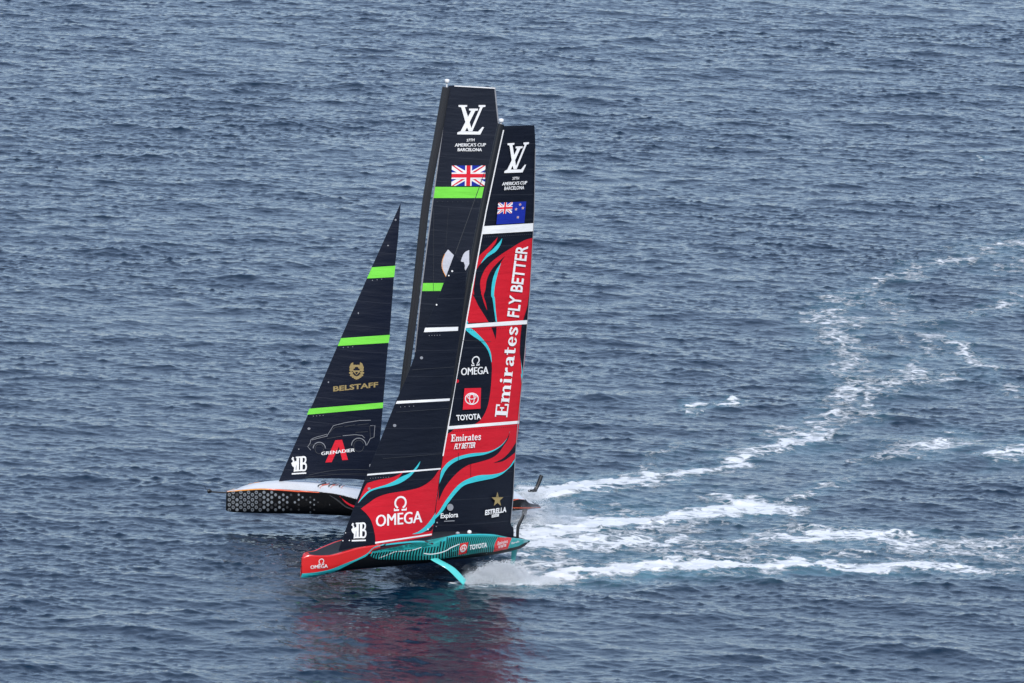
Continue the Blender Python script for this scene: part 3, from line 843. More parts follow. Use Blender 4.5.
# mainsail
luff = [(503.4, 126), (500.5, 142), (485.6, 212), (471.1, 292), (455.2, 383.7), (448.1, 425.7), (441.5, 463.8), (436.7, 501), (432.7, 536)]
ms, _ = sail_setup(near, ND, luff, [(0, 7.2), (2, 7.2), (10, 6.3), (18, 5.0), (27, 3.2), (31, 3.0)], 1, 2.0, 5.0, 0.035)
leech = [(534.3, 125.3), (535.4, 148.6), (534.3, 212), (532.9, 238.8), (530, 292), (522.7, 377), (517.8, 425), (514.8, 463.8), (513.3, 496), (510.8, 523), (513.4, 528), (513.6, 539)]
foot = [(497, 539), (474.6, 539), (450, 540), (432.2, 540.5)]
ms.base(smooth(leech, 3) + foot + luff[::-1], BLACK)
D = ms.decal
# upper red panel
D(band(R3((940, 234), (880, 253), (800, 300), (700, 365), (625, 430), (588, 490), (570, 555), (580, 640)) + R4((622, 20), (642, 90), (662, 138)),
       R3((942, 236), (938, 300), (933, 400), (928, 520), (924, 600)) + R4((945, 60), (936, 118), (910, 207)) + R4((728, 220),) , 4), RED)
D(band(R3((745, 364), (700, 405), (650, 462), (618, 530), (608, 600)) + R4((640, 40), (655, 90), (668, 160), (690, 218)),
       R3((745, 366), (716, 412), (690, 470), (668, 545), (655, 630)) + R4((700, 60), (712, 140), (724, 218)), 4), BLACK)
D(band(R3((718, 412), (680, 470), (656, 545), (648, 640)) + R4((700, 60), (712, 150), (722, 218)),
       R3((718, 414), (694, 490), (676, 570), (669, 640)) + R4((716, 60), (722, 140), (731, 218)), 4), CYAN)
D([smooth(R3((695, 228), (668, 258), (620, 308), (572, 352), (556, 376)), 3) + R3((542, 462), (558, 436)) + smooth(R3((575, 415), (602, 370), (645, 318), (682, 268)), 3)], RED)
D(band(R3((727, 236), (705, 265), (662, 312), (615, 355), (575, 415)), R3((727, 238), (716, 280), (682, 330), (625, 368), (575, 417)), 4), CYAN)
D([smooth(R4((557, 22), (578, 55), (602, 105), (640, 165), (673, 220)), 3) + R4((517, 226), (530, 140))] , RED)
D([smooth(R3((540, 482), (527, 540), (519, 590), (508, 640)), 2) + R4((549, 22), (557, 22)) + R3((527, 640), (524, 600))], RED)
D([smooth(R4((936, 118), (922, 165), (909, 208)), 3) + R4((938, 206), (941, 118))], BLACK)
# middle red panel
D([R4((515, 250), (938, 228)) + R4((932, 300), (924, 430), (912, 560)) + R5((974, 0), (962, 130), (951, 355), (468, 395)) + R4((440, 640), (475, 470))], RED)
blk = R4((513, 268), (560, 308), (620, 352), (668, 412), (692, 480), (697, 560)) + R5((764, 0), (760, 80), (752, 160), (738, 235), (716, 295), (682, 345), (640, 374))
D([smooth(blk, 3) + R5((470, 392), (490, 250), (522, 60)) + R4((478, 465), (502, 330))], BLACK)
D([R4((518, 205), (534, 216), (530, 236), (514, 236))], CYAN)
D(band(R4((517, 254), (560, 266), (608, 308), (660, 368), (688, 428), (695, 492)), R4((511, 268), (560, 310), (620, 352), (668, 412), (692, 492)), 4), CYAN)
D([smooth(R4((694, 255), (706, 290), (722, 336)), 3) + R4((726, 290), (728, 252))], BLACK)
D([smooth(R4((900, 236), (890, 330), (887, 430), (896, 510), (906, 545)), 3) + R4((922, 430), (934, 236))], BLACK)
D([smooth(R4((886, 428), (896, 500), (899, 580), (898, 640)), 3) + R5((962, 20), (970, 62)) + R5((977, 0),) + R4((906, 640), (907, 560))], CYAN)
# lower panel
D([R5((467, 400), (950, 362)) + R6((772, 20), (756, 160), (748, 226)) + smooth(R6((715, 270), (690, 305), (640, 335), (560, 352), (470, 357), (400, 377), (330, 412), (270, 467), (200, 560), (150, 640)), 2) + R7((120, 285), (130, 180)) + R6((140, 520), (165, 320), (190, 150))], RED)
D([R5((462, 403), (508, 401), (486, 422), (461, 436))], BLACK)
c1t = R6((707, 12), (690, 58), (650, 110), (592, 150), (520, 174), (400, 185), (300, 210), (230, 247), (188, 290), (164, 335), (152, 425))
c1b = R6((708, 14), (680, 78), (640, 127), (580, 166), (500, 196), (400, 211), (320, 231), (252, 267), (204, 318), (172, 380), (150, 430))
D(band(c1t, c1b, 4), CYAN)
D(band(c1b, R6((708, 16), (694, 70), (660, 122), (618, 182), (560, 222), (470, 251), (380, 276), (310, 322), (250, 382), (192, 460), (146, 560)), 4), BLACK)
D([smooth(R6((583, 258), (650, 226), (700, 180), (737, 128), (760, 90)), 3) + smooth(R6((757, 170), (700, 216), (650, 246), (583, 260)), 3)], BLACK)
c2t = R6((748, 226), (718, 272), (690, 305), (640, 335), (560, 351), (470, 356), (400, 376), (330, 411), (270, 466), (200, 560), (150, 640)) + R7((112, 290),)
c2b = R6((748, 240), (722, 282), (700, 303), (650, 346), (590, 376), (500, 396), (430, 411), (350, 436), (290, 490), (225, 572), (180, 640)) + R7((116, 312),)
D(band(c2t, c2b, 4), CYAN)
# stripes
D([R3((591, 151), (952, 129), (951, 186), (584, 208))], WHITE)
D([R4((513, 234), (939, 205), (937, 233), (508, 260))], WHITE)
D([R5((467, 384), (951, 346), (949, 366), (463, 406))], WHITE)
lf = [(503.6, 130), (500.9, 142), (486, 212), (471.3, 294), (455.4, 383.7), (448.4, 425.7), (443, 456)]
ms.decal(stroke(lf, 1.15), WHITE)
ms.decal(stroke(leech[1:10], .7), GREY)
def stitches(S, a, b, n, mat, w=.7):
    S.glyph([rect(a[0] + (b[0] - a[0]) * i / n - w / 2, a[1] + (b[1] - a[1]) * i / n - w / 2, a[0] + (b[0] - a[0]) * i / n + w / 2, a[1] + (b[1] - a[1]) * i / n + w / 2) for i in range(n + 1)], mat)
stitches(ms, R3.p(600, 228), R3.p(930, 208), 22, FAINT)
stitches(ms, R4.p(540, 275), R4.p(910, 252), 24, MAROON, .6)
stitches(ms, R5.p(500, 418), R5.p(930, 385), 30, MAROON, .6)
ms.decal(stroke(R6((304, 180), (304, 320)), .35), BLACK)
ms.decal(stroke(R6((400, 260), (400, 370)), .3), BLACK)
ms.decal(stroke(R4((490, 345), (690, 350)), .35), FAINT)
# lettering and emblems
A_ = [230, 570], [490, 302], [236, 302]
def lv(S, bl, tr, tl):
    out = []
    for p in monogram():
        q = []
        for x, y in p:
            u = (x - 230) / 260; v = (570 - y) / 268          # unit box
            q.append((tl[0] * v + bl[0] * (1 - v) + u * (tr[0] - tl[0]), tl[1] * v + bl[1] * (1 - v) + u * (tr[1] - tl[1])))
        out.append(q)
    S.strokes(out, WHITE)
lv(ms, R2.p(660, 284), R2.p(888, 2), R2.p(686, 12))
ms.glyph(text('37TH', R2.p(735, 346), R2.p(795, 343), R2.p(737, 320), .02), WHITE)
ms.word("AMERICA'S CUP", R2.p(640, 398), R2.p(864, 386), R2.p(645, 368), WHITE, 0, .3)
ms.glyph(text('BARCELONA', R2.p(660, 440), R2.p(842, 431), R2.p(664, 408), .02), WHITE)
bl, br, tl = R3.p(685, 138), R3.p(884, 128), R2.p(606, 556)
br2 = (br[0], br[1])
ms.flag([(FLAGBLUE, [rect(0, 0, 1.0, 1)])], bl, br2, tl)
ms.flag(union_jack(0, .48, .52, 1), bl, br2, tl)
for sx, sy in ((.79, .87), (.66, .66), (.90, .70), (.75, .28)):
    ms.flag([(WHITE, [star(sx, sy, .055, .45, 0, 1.3)]), (FLAGRED, [star(sx, sy, .033, .45, 0, 1.3)])], bl, br2, tl, None)
bt = text('FLY BETTER', (519.0, 317.6), (528.2, 246.2), (506.8, 316.2), .02)
ms.glyph(bt, WHITE)
ms.strokes(affine(EMI, (507.3, 417.2), (518.2, 326.4), (494.8, 416.6)), WHITE)
ms.word('OMEGA', R4.p(484, 582), R4.p(669, 571), R4.p(486, 532), WHITE, 0, .4)
ms.strokes(affine(omega_sign(), R4.p(554, 520), R4.p(612, 514), R4.p(558, 456)), WHITE)
D([R5((577, 125), (690, 122), (686, 264), (565, 271))], FLAGRED)
ms.kl = ms.k + 1
ms.strokes(ovals(*R5.p(627, 196), 44 * .146484, 38 * .146484, .95), WHITE)
ms.glyph(text('TOYOTA', R5.p(524, 346), R5.p(690, 335), R5.p(520, 307), .03), WHITE)
ms.strokes(affine(EMI, R5.p(484, 489), R5.p(690, 476), R5.p(487, 441)), WHITE)
ms.glyph(text('FLY BETTER', R5.p(505, 541), R5.p(648, 530), R5.p(515, 502), .03), WHITE)
ms.glyph(text('Explora', R7.p(162, 302), R7.p(300, 292), R7.p(164, 262), .02), WHITE)
ms.glyph([ellipse(*R7.p(238, 215), 3.2, 3.5, 20)], GREY)
ms.glyph(stroke(R7((190, 325), (272, 321)), .9), GREY)
ms.glyph([star(*R7.p(610, 155), 6.2, .4, 180, 1.25)], GOLD)
ms.glyph(text('ESTRELLA', R7.p(512, 278), R7.p(680, 252), R7.p(515, 236), .04), WHITE)
ms.glyph([R7((566, 274), (622, 265), (621, 286), (565, 296))], WHITE)
ms.glyph(text('DAMM', R7.p(572, 290), R7.p(616, 283), R7.p(572, 278), 0), BLACK, 2)
ms.glyph([ellipse(*R7.p(135, 335), .8, .8, 8), ellipse(*R7.p(128, 366), .6, .6, 8)], GREY)
ms.build('mainsail', NY)

# jib on its stay
jl = [(454.6, 254), (446.4, 276), (441.3, 290), (424, 331.7), (406.8, 377.9), (396.1, 401.5), (380, 441.8), (366.9, 474.6), (353.4, 509.4), (345.2, 531.6), (338.8, 550.6)]
js, _ = sail_setup(near, ND, jl, [(0, 9.5), (4, 8.5), (12, 4.6), (18, 1.8), (20, 1.2), (31, 1.0)], 1, 4.0, 7.0, 0.05)
j_leech = [(458.6, 259.5), (462.6, 262.5), (466.0, 272), (465.6, 287), (460.8, 329), (454.8, 367), (450.2, 400), (445, 432), (441.6, 462), (440.4, 470.5), (437.3, 493), (434.4, 514), (432, 535.5)]
js.base(jl[::-1] + j_leech + S1((640, 350), (385, 386), (140, 436)), BLACK)
D = js.decal
D([R4((240, 258), (466, 251), (464, 278), (231, 288))], WHITE)
D([R5((116, 212), (477, 194), (475, 210), (107, 231))], WHITE)
D(band(R8((633, 84), (590, 122), (520, 150), (420, 168), (340, 190), (312, 205), (282, 262), (258, 318), (236, 366)), R8((634, 86), (605, 128), (560, 175), (480, 214), (400, 236), (330, 265), (272, 320), (255, 345), (236, 368)), 4), RED)
D(band(R8((769, 12), (728, 66), (682, 110), (605, 145), (550, 178), (480, 210), (400, 234), (330, 262), (278, 312), (240, 365)), R8((770, 14), (756, 52), (720, 101), (672, 150), (600, 196), (520, 223), (430, 241), (350, 266), (298, 308), (242, 367)), 4), CYAN)
D([smooth(R8((943, 78), (922, 95), (892, 140), (842, 190), (760, 236), (650, 262), (500, 286), (400, 320), (332, 366), (264, 415)), 3) + smooth(R8((303, 450), (342, 500), (366, 560), (379, 620)) + S1((385, 310), (389, 386)), 3) + S1((640, 349), (870, 304)) + [j_leech[-2], j_leech[-3], j_leech[-4]]], RED)
D(band(S1((703, 290), (762, 265), (822, 215), (868, 157), (900, 108)), S1((704, 292), (772, 284), (832, 254), (872, 216), (894, 190)), 4), CYAN)
D([smooth(S1((796, 275), (835, 256), (874, 218)), 3) + S1((878, 240), (866, 262), (830, 270))], BLACK)
D([R8((320, 119), (945, 68), (944, 81), (315, 133))], WHITE)
D([S1((385, 358), (869, 287), (868, 299), (384, 373))], WHITE)
js.word('OMEGA', S1.p(391, 228), S1.p(783, 190), S1.p(391, 128), WHITE, 0, .6)
js.strokes(affine(omega_sign(), R8.p(543, 437), R8.p(656, 430), R8.p(547, 314)), WHITE)
js.strokes(affine(mascot_badge(), S1.p(178, 346), S1.p(308, 342), S1.p(180, 192)), WHITE)
stitches(js, R4.p(268, 311), R4.p(340, 308), 4, GREY)
stitches(js, R5.p(140, 252), R5.p(230, 246), 3, GREY)
stitches(js, R8.p(345, 156), R8.p(500, 146), 7, GREY, .6)
js.glyph([ellipse(*R4.p(215, 463), 1.6, 1.5, 10), ellipse(*R5.p(100, 379), 1.7, 1.5, 10), ellipse(*R8.p(333, 244), 1.5, 1.3, 10)], GREY)
js.glyph([ellipse(*R4.p(318, 101), .8, .9, 8), ellipse(*R3.p(371, 470), 1, .9, 8), ellipse(*R3.p(347, 502), .8, .7, 8), ellipse(*S1.p(836, 250), .8, .9, 8), ellipse(*S1.p(110, 347), .6, .6, 8), ellipse(*S1.p(165, 345), .6, .6, 8), ellipse(*S1.p(133, 280), .5, .5, 8)], WHITE)
js.decal(stroke(R4((150, 545), (440, 525)), .3), FAINT)
js.decal(stroke(R5((20, 605), (420, 572)), .3), FAINT)
js.decal(stroke(R5((110, 288), (470, 262)), .3), FAINT)
js.build('jib', NY)
st = resample([near.at_y(454.6, 254, 0) + Vector((0, .05, 0)), near.at_y(472.4, 206.4, 0), near.at_y(486, 168, 0)], 6)
tube('forestay', st, [(.022, .022)] * 6, CARBON, NY, 6)

# foil arm that carries the boat, and its rudder
root = near.at_y(434.5, 559.5, 1.55)
tip = near.water(465.5, 583.5, 0.0)
kn = near.at_y(451, 568, root.y + (tip.y - root.y) * .62)
fp = resample([root + Vector((0, -.8, .25)), root, root * .5 + kn * .5, kn, tip, tip + (tip - kn) * .35], 18)
for _ in range(4): fp = [fp[0]] + [(fp[i - 1] + fp[i] * 2 + fp[i + 1]) / 4 for i in range(1, 17)] + [fp[17]]
tube('foil_arm', fp, [(.36 - .007 * i, .075) for i in range(18)], FOILCYAN, NY, 16)
rt = near.at_y(515, 546.5, 0.6)
tube('rudder', [rt + Vector((0, 0, .3)), rt, rt + Vector((-.05, 0, -.75)), rt + Vector((-.1, 0, -1.7))], [(.30, .07), (.30, .07), (.22, .06), (.18, .05)], HULLTEAL, NY)
qn_ = lambda x, y: near.at_y(*S4.p(x, y), .35)
tube('stern_post', [qn_(101, 585), qn_(101, 545), qn_(104, 500), qn_(118, 466), qn_(140, 425), qn_(152, 400)], [(.10, .09), (.11, .09), (.12, .09), (.13, .08), (.12, .07), (.09, .05)], CARBON, NY, 12)
# bow pole of instruments
bw = near.at_y(303.2, 566, 0)
tube('bow_sensor_pole', [bw, bw + Vector((-1.3, 0, .12)), bw + Vector((-1.45, 0, .2))], [(.03, .03), (.025, .025), (.05, .05)], CARBON, NY, 8, (0, 0, 1))
NEAR_MAIN_FOOT = near.at_y(470, 536, 0)

def crew(boat, px, py, y, label, helmet_mat):
    """seated sailor sunk into the pod: one body surface, helmet as clothing"""
    c = boat.at_y(px, py, y)
    prof = [(-1.02, .20, .17), (-.85, .23, .18), (-.62, .22, .16), (-.40, .25, .15), (-.28, .20, .12), (-.24, .075, .075), (-.16, .07, .08), (-.10, .095, .11), (0.0, .10, .12), (.08, .085, .10), (.12, .03, .035)]
    e = thing('person', label, 'person', boat.MO @ Matrix.Translation((c.x, -c.y, c.z - 1.0)), 'sailors seated in the cockpit pod')
    z0 = 1.0
    b = tube('body', [(0, 0, z0 + p[0] + .02) for p in prof], [(p[2], p[1]) for p in prof], paint('sailing_suit', (.02, .022, .028), .7), e, 14)
    hp = [(-.03, .125, .14), (.02, .135, .15), (.08, .125, .14), (.13, .08, .09), (.15, .02, .02)]
    tube('helmet', [(0, 0, z0 + p[0] + .02) for p in hp], [(p[2], p[1]) for p in hp], helmet_mat, b, 14)
crew(near, 469.3, 532.8, 1.55, 'sailor in a white helmet peeking out of the teal cockpit pod, farther aft', PRINTWHITE)
crew(near, 457.6, 534.4, 1.45, 'sailor in a grey helmet low in the teal cockpit pod, farther forward', paint('grey_helmet', (.35, .36, .38), .35))

# ------------------------------------------------------------------ the white decked yacht behind
far = Boat(394, 522, R(17), R(5))
FD = (far.M.translation - CAM_O).length
FY = thing('racing_yacht', 'foiling racing yacht with a silver white deck, black dotted bow and green striped sails, behind', 'yacht', far.MO, 'two foiling yachts racing side by side')
f_sheer = [(227.6, 492.2), (233, 491), (239, 490.2), (254.7, 488.9), (262.5, 488.6), (278, 489.2), (291, 489.9), (317, 491.6), (333, 493.4), (345, 495.8), (357, 498.4), (375, 501), (410, 502.5), (450, 502), (490, 499.5), (513, 499), (525, 500), (530, 503.6), (541, 507)]
f_bottom = [(227.8, 510.5), (231, 512), (245, 513), (268, 514), (298, 514.6), (352, 516.6), (400, 518), (450, 517), (500, 512), (530, 509), (542, 507.5)]
f_beam = interp([-12, -10.6, -10.0, -8.5, -6, -3, 0, 3, 6, 8.3, 9.6], [.12, .18, .5, .95, 1.3, 1.7, 2.05, 2.15, 1.8, 1.15, .4])
hv, hf, hk, f_zs, f_zb, fx0, fx1 = hull_mesh(far, f_sheer, f_bottom, f_beam, 0.4, lambda x: 0.02 + 0.30 * min(1, max(0, (x + 10.4) / 3)) * min(1, max(0, (7.5 - x) / 2)), 0)
fs = Surface(far, BVHTree.FromPolygons(hv, hf), FD)
fs.raw(hv, [], HULLBLACK); fs.gap = 0.0012
for q, k in zip(hf, hk):
    fs.f.append(list(q)); fs.m.append(fs.slot(HULLBLACK if k in ('side', 'top', 'keel') or cx(q) > 9.3 else HULLWHITE))
G = 2.5
fs.decal(band(S6((380, 428), (460, 440), (560, 448), (660, 462), (760, 480)), S6((380, 436), (460, 447), (540, 456), (640, 478), (740, 505)), 3), HULLWHITE, G, 0.012, True)
fs.decal(band(S5((278, 272), (330, 264), (400, 257), (560, 243), (640, 240), (720, 243)), S5((280, 276), (330, 271), (400, 266), (560, 255), (640, 252), (720, 255)), 3), ORANGE, G, 0.013, True)
fs.decal(band(S5((690, 242), (800, 247), (900, 255), (1024, 265)) + S6((250, 430), (420, 445)), S5((690, 254), (800, 261), (900, 268), (1024, 279)) + S6((250, 442), (420, 451)), 3), ROSE, G, 0.013, True)
fs.decal(band(S6((590, 478), (640, 518), (690, 548), (740, 566)), S6((600, 482), (640, 532), (690, 566), (740, 584)), 3), FLAGRED, G, 0.014)
fs.decal(band(S6((510, 470), (580, 510), (650, 565), (720, 590)), S6((500, 468), (575, 520), (645, 575), (720, 604)), 3), HEXDIM, G, 0.014)
for c in range(40):
    for r_ in range(6):
        x = 300 + c * 39.5; y = 305 + r_ * 51 + (0 if c % 2 == 0 else -25)
        px, py = S5.p(x, y)
        if px > 333: continue
        top = 490.6 if px < 262 else 490.6 + (px - 262) * .055
        bot = 509.5 + (px - 228) * .03
        if py < top + 1.2 or py > bot + .6: continue
        fade = max(0, (px - 258) / 72)
        if px > 268 and random.random() < .10 + .35 * fade: continue
        rr = 1.7 * (1 - .6 * fade)
        mat = HEXGREY if random.random() > .04 + .85 * fade else HEXDIM
        fs.decal([ellipse(px, py, rr, rr * 1.12, 6, 30)], mat, None, 0.012); fs.k -= 1
        if px < 262:
            fs.decal([ellipse(px, py, rr * .5, rr * .55, 6, 30)], HEXDIM, None, 0.0155); fs.k -= 1
for dx in (0, 92, 182):
    fs.decal(stroke(smooth(S6((400 + dx, 346), (450 + dx, 346), (492 + dx, 352), (510 + dx, 362), (492 + dx, 376), (450 + dx, 384), (428 + dx, 396), (432 + dx, 408)), 3), .9), ROSE, None, .03)
    fs.decal(stroke(smooth(S6((436 + dx, 354), (470 + dx, 358), (478 + dx, 368), (440 + dx, 376), (410 + dx, 388), (414 + dx, 400)), 3), .8), HULLBLACK, None, .03)
    fs.decal(stroke(smooth(S6((442 + dx, 385), (426 + dx, 396), (430 + dx, 406)), 3), .5), PRINTWHITE, None, .03)
fs.decal(stroke(S4((62, 284), (100, 275), (150, 275)), .7), ROSE, None, .013)
fs.decal(stroke(S4((58, 344), (180, 345), (296, 345)), 1.2), ROSE, None, .013)
fs.build('hull', FY)

f_mast_px = [(446.4, 87), (436.8, 142), (425.7, 205), (415.8, 295), (410, 340), (404.6, 383), (399, 440), (395.5, 496)]
fm = resample([far.at_y(a, b, 0) for a, b in smooth(f_mast_px, 4)], 40)
fmast = tube('mast', fm, [(.27, .18)] * 40, SPAR, FY)
masthead(far, 447, 80.5, fmast)

luff = [(448.3, 86), (441, 142), (433, 199), (422, 285), (415, 352), (408.5, 400), (402, 450), (398.5, 490)]
ms, _ = sail_setup(far, FD, luff, [(0, 7.4), (3, 7.3), (10, 6.6), (18, 5.2), (27, 3.2), (31, 3.0)], 1, 2.0, 4.0, 0.035)
leech = [(495.4, 87.4), (497, 104), (498.8, 121), (502, 150), (504, 200), (505.5, 260), (506, 330), (506.5, 400), (507, 450), (507, 491)]
ms.base(luff[::-1] + [(454.5, 85.6)] + smooth(leech, 3) + [(450, 491)], SLATE)
D = ms.decal
D([R2((30, 410), (560, 412), (560, 512), (11, 512))], GREEN)
D([R3((164, 555), (740, 553), (740, 609), (157, 612))], GREEN)
D([R1((205, 122), (580, 143), (578, 153), (205, 132))], WHITE)
D(stroke(smooth([(495, 88.5), (496.4, 104), (498.2, 121), (501.3, 150)], 3), 1.3), GREY)
D(stroke([(448, 90), (440.9, 142), (433, 199), (422, 285), (415, 352)], 1.1), GREY)
D([smooth(R3((342, 316), (314, 355), (298, 400), (298, 450), (328, 514)), 3) + R3((345, 500), (370, 430), (386, 360))], EMBLEM)
D(stroke(smooth(R3((318, 350), (301, 400), (302, 455), (328, 512)), 3), .6), ORANGE)
D([smooth(R3((492, 320), (464, 334), (446, 360), (432, 402)), 3) + R3((454, 406), (462, 430), (456, 480), (468, 462), (492, 420))], EMBLEM)
lv(ms, R1.p(230, 570), R1.p(490, 302), R1.p(236, 302))
ms.glyph(text('37TH', R1.p(316, 637), R1.p(388, 632), R1.p(318, 612), .02), WHITE)
ms.word("AMERICA'S CUP", R2.p(208, 42), R2.p(489, 40), R2.p(211, 12), WHITE, 0, .3)
ms.glyph(text('BARCELONA', R2.p(234, 84), R2.p(456, 84), R2.p(236, 55), .03), WHITE)
ms.flag(union_jack(0, 0, 1, 1), R2.p(177, 402), R2.p(484, 402), R2.p(182, 215))
stitches(ms, R2.p(50, 546), R2.p(420, 548), 8, FAINT)
ms.decal(stroke(R3((238, 20), (238, 610)), .3), FAINT)
ms.decal(stroke(R3((345, 20), (325, 300)), .25), FAINT)
ms.glyph([ellipse(*R1.p(150, 155), 1.2, .9, 8)], ROSE)
ms.build('mainsail', FY)

jl = [(400.7, 203), (372.5, 265.6), (340.7, 338.3), (312.3, 405), (283.5, 470), (278.6, 481.8)]
js, _ = sail_setup(far, FD, jl, [(0, 7.5), (4, 6.6), (12, 3.6), (19, .8), (31, .8)], 1, 6.0, 7.0, 0.06)
j_leech = [(398, 239), (394, 275.8), (389.6, 335.2), (387.6, 350), (383.8, 395.6), (381, 430), (379.2, 448), (376, 470), (373, 481)]
js.base(jl[::-1] + j_leech + [(350, 478.6), (309.8, 478.4)] + S6((130, 347),), NAVY)
D = js.decal
cr6 = Crop(270, 200, .2049)
D([cr6((498, 328), (612, 321), (606, 376), (473, 383))], GREEN)
D([S7((436, 70), (853, 41), (842, 109), (407, 136))], GREEN)
D([S8((250, 117), (881, 64), (878, 111), (230, 168))], GREEN)
js.glyph(text('BELSTAFF', S7.p(369, 525), S7.p(752, 487), S7.p(369, 480), .03), GOLD)
wing = []
for sgn in (-1, 1):
    for k in range(6):
        a = R(200 - 38 * k * .9)
        cx_, cy_ = 568 + sgn * 47 * math.cos(R(-60 + 27 * k)), 352 + 50 * math.sin(R(70 - 27 * k))
        wing.append(S7(*ellipse(cx_, cy_, 19, 11, 8, 0, 360)))
    wing.append(S7((568 + sgn * 22, 330), (568 + sgn * 30, 275), (568 + sgn * 48, 285), (568 + sgn * 62, 320), (568 + sgn * 50, 360)))
wing.append(S7((530, 345), (606, 345), (592, 362), (568, 385), (545, 362)))
wing.append(S7((540, 385), (568, 396), (596, 385), (592, 415), (568, 424), (545, 415)))
js.strokes(wing, GOLD)
js.glyph([S7((555, 358), (582, 358), (568, 378))], NAVY, 7)
car = [((262, 380), (300, 362), (400, 335), (405, 350), (330, 368), (270, 384)), ((400, 350), (455, 262), (560, 235), (680, 217), (775, 215)), ((425, 320), (468, 276), (535, 268)),
       ((550, 270), (640, 254)), ((660, 256), (755, 246)), ((645, 320), (750, 312)), ((400, 372), (520, 352)), ((535, 348), (640, 338), (700, 345), (722, 366)), ((770, 262), (810, 260), (802, 360), (770, 372), (740, 430)),
       ((765, 265), (772, 370)), ((262, 384), (258, 410), (236, 440), (262, 470)), ((245, 430), (285, 425), (300, 420))]
for c in car: js.strokes(stroke(S8(*c), .5), GREY if len(c) > 3 else FAINT)
for cx_, cy_, r_ in ((335, 455, 52), (672, 430, 62)):
    js.decal(stroke([S8.p(*a) for a in ellipse(cx_, cy_, r_, r_, 14, 180, 360)], .75), GREY, None); js.k -= 1
    js.decal(stroke([S8.p(*a) for a in ellipse(cx_, cy_ + 5, r_ * .7, r_ * .8, 16)], .55), FAINT, None); js.k -= 1
js.glyph([S8((472, 386), (530, 382), (580, 553), (531, 556), (503, 440), (441, 573), (386, 576))], FLAGRED)
js.word('GRENADIER', S8.p(352, 514), S8.p(636, 482), S8.p(352, 486), WHITE, 0, .35, 3)
js.strokes(affine(mascot_badge(), S6.p(178, 288), S6.p(312, 280), S6.p(180, 142)), WHITE)
stitches(js, S7.p(455, 149), S7.p(535, 143), 2, GREY, .8)
stitches(js, cr6.p(500, 392), cr6.p(545, 386), 2, GREY, .8)
stitches(js, S8.p(285, 180), S8.p(368, 174), 3, GREY, .7)
js.glyph([ellipse(*S8.p(247, 287), 1.5, 1.2, 10), ellipse(*cr6.p(613, 97), 1, 1, 8), ellipse(*cr6.p(576, 222), .8, .7, 8), ellipse(*cr6.p(431, 552), .6, .9, 8), ellipse(*S7.p(328, 445), .7, .9, 8), ellipse(*S8.p(768, 603), .8, 1.8, 8), ellipse(*S8.p(160, 462), .7, .7, 8)], GREY)
js.decal(stroke(smooth(S6((330, 300), (480, 268), (640, 252), (840, 255)), 3), .5), FAINT)
js.decal(stroke(smooth(S6((300, 318), (480, 300), (640, 290), (830, 290)), 3), .4), FAINT)
js.build('jib', FY)
st = resample([far.at_y(400.7, 203, 0), far.at_y(414, 172, 0)], 4)

pole = [far.at_y(229, 492.7, 0), far.at_y(218, 492.2, 0), far.at_y(209.5, 491.6, 0)]
bp = tube('bowsprit', pole, [(.045, .045)] * 3, SPAR, FY, 8, (0, 0, 1))
e = far.at_y(209.3, 491.4, 0)
tube('sensor_head', [e + Vector((-.12, 0, .0)), e + Vector((0, 0, .02)), e + Vector((.14, 0, 0))], [(.10, .08), (.16, .09), (.08, .07)], CARBON, bp, 10, (0, 0, 1))
tube('wind_wand', [e, e + Vector((-.28, 0, .22)), e + Vector((-.36, 0, .42))], [(.015, .015)] * 3, CARBON, bp, 6)

# stern gear: rudder, its strut and the raised foil arm beyond the deck
q = lambda x, y, yy: far.at_y(*S4.p(x, y), yy)
tube('rudder', [q(163, 335, .2), q(160, 365, .2), q(153, 400, .2), q(145, 450, .2)], [(.17, .08), (.18, .08), (.17, .08), (.15, .07)], CARBON, FY)
tube('foil_arm', [q(188, 207, -1.3), q(215, 208, -1.4), q(242, 204, -1.5), q(262, 165, -1.6), q(282, 115, -1.7), q(294, 82, -1.75)], [(.06, .07), (.08, .1), (.13, .12), (.13, .12), (.14, .12), (.13, .1)], CARBON, FY, 12)
tube('stern_fairing', [q(55, 318, .9), q(90, 306, .9), q(160, 305, .9), q(185, 318, .9), q(268, 328, .9)], [(.30, .3), (.26, .3), (.24, .28), (.12, .15), (.03, .04)], HULLBLACK, FY, 12, (0, 0, 1))

# ------------------------------------------------------------------ spray thrown up by the foils
def droplets(name, label, P, size, mat, T=None):
    P = np.asarray(P, np.float32); n = len(P)
    base = np.array([(1, 0, 0), (-1, 0, 0), (0, 1, 0), (0, -1, 0), (0, 0, 1), (0, 0, -1)], np.float32)
    tri = np.array([(0, 2, 4), (2, 1, 4), (1, 3, 4), (3, 0, 4), (2, 0, 5), (1, 2, 5), (3, 1, 5), (0, 3, 5)], np.int32)
    size = np.asarray(size, np.float32)
    V = P[:, None, :] + base[None] * size[:, None, None]
    if T is not None: V += (base[None, :, 0:1] * np.asarray(T, np.float32)[:, None, :]) * (size * 2.2)[:, None, None]
    V = V.reshape(-1, 3)
    F = (tri[None] + (np.arange(n, dtype=np.int32) * 6)[:, None, None]).reshape(-1, 3)
    me = bpy.data.meshes.new(name)
    me.vertices.add(len(V)); me.vertices.foreach_set('co', V.ravel())
    me.loops.add(F.size); me.loops.foreach_set('vertex_index', F.ravel())
    me.polygons.add(len(F)); me.polygons.foreach_set('loop_start', np.arange(0, F.size, 3, dtype=np.int32))
    me.polygons.foreach_set('use_smooth', np.ones(len(F), bool))
    me.update(calc_edges=True)
    me.materials.append(mat)
    o = link(name, me); o['kind'] = 'stuff'; o['label'] = label; o['category'] = 'spray'
    return o
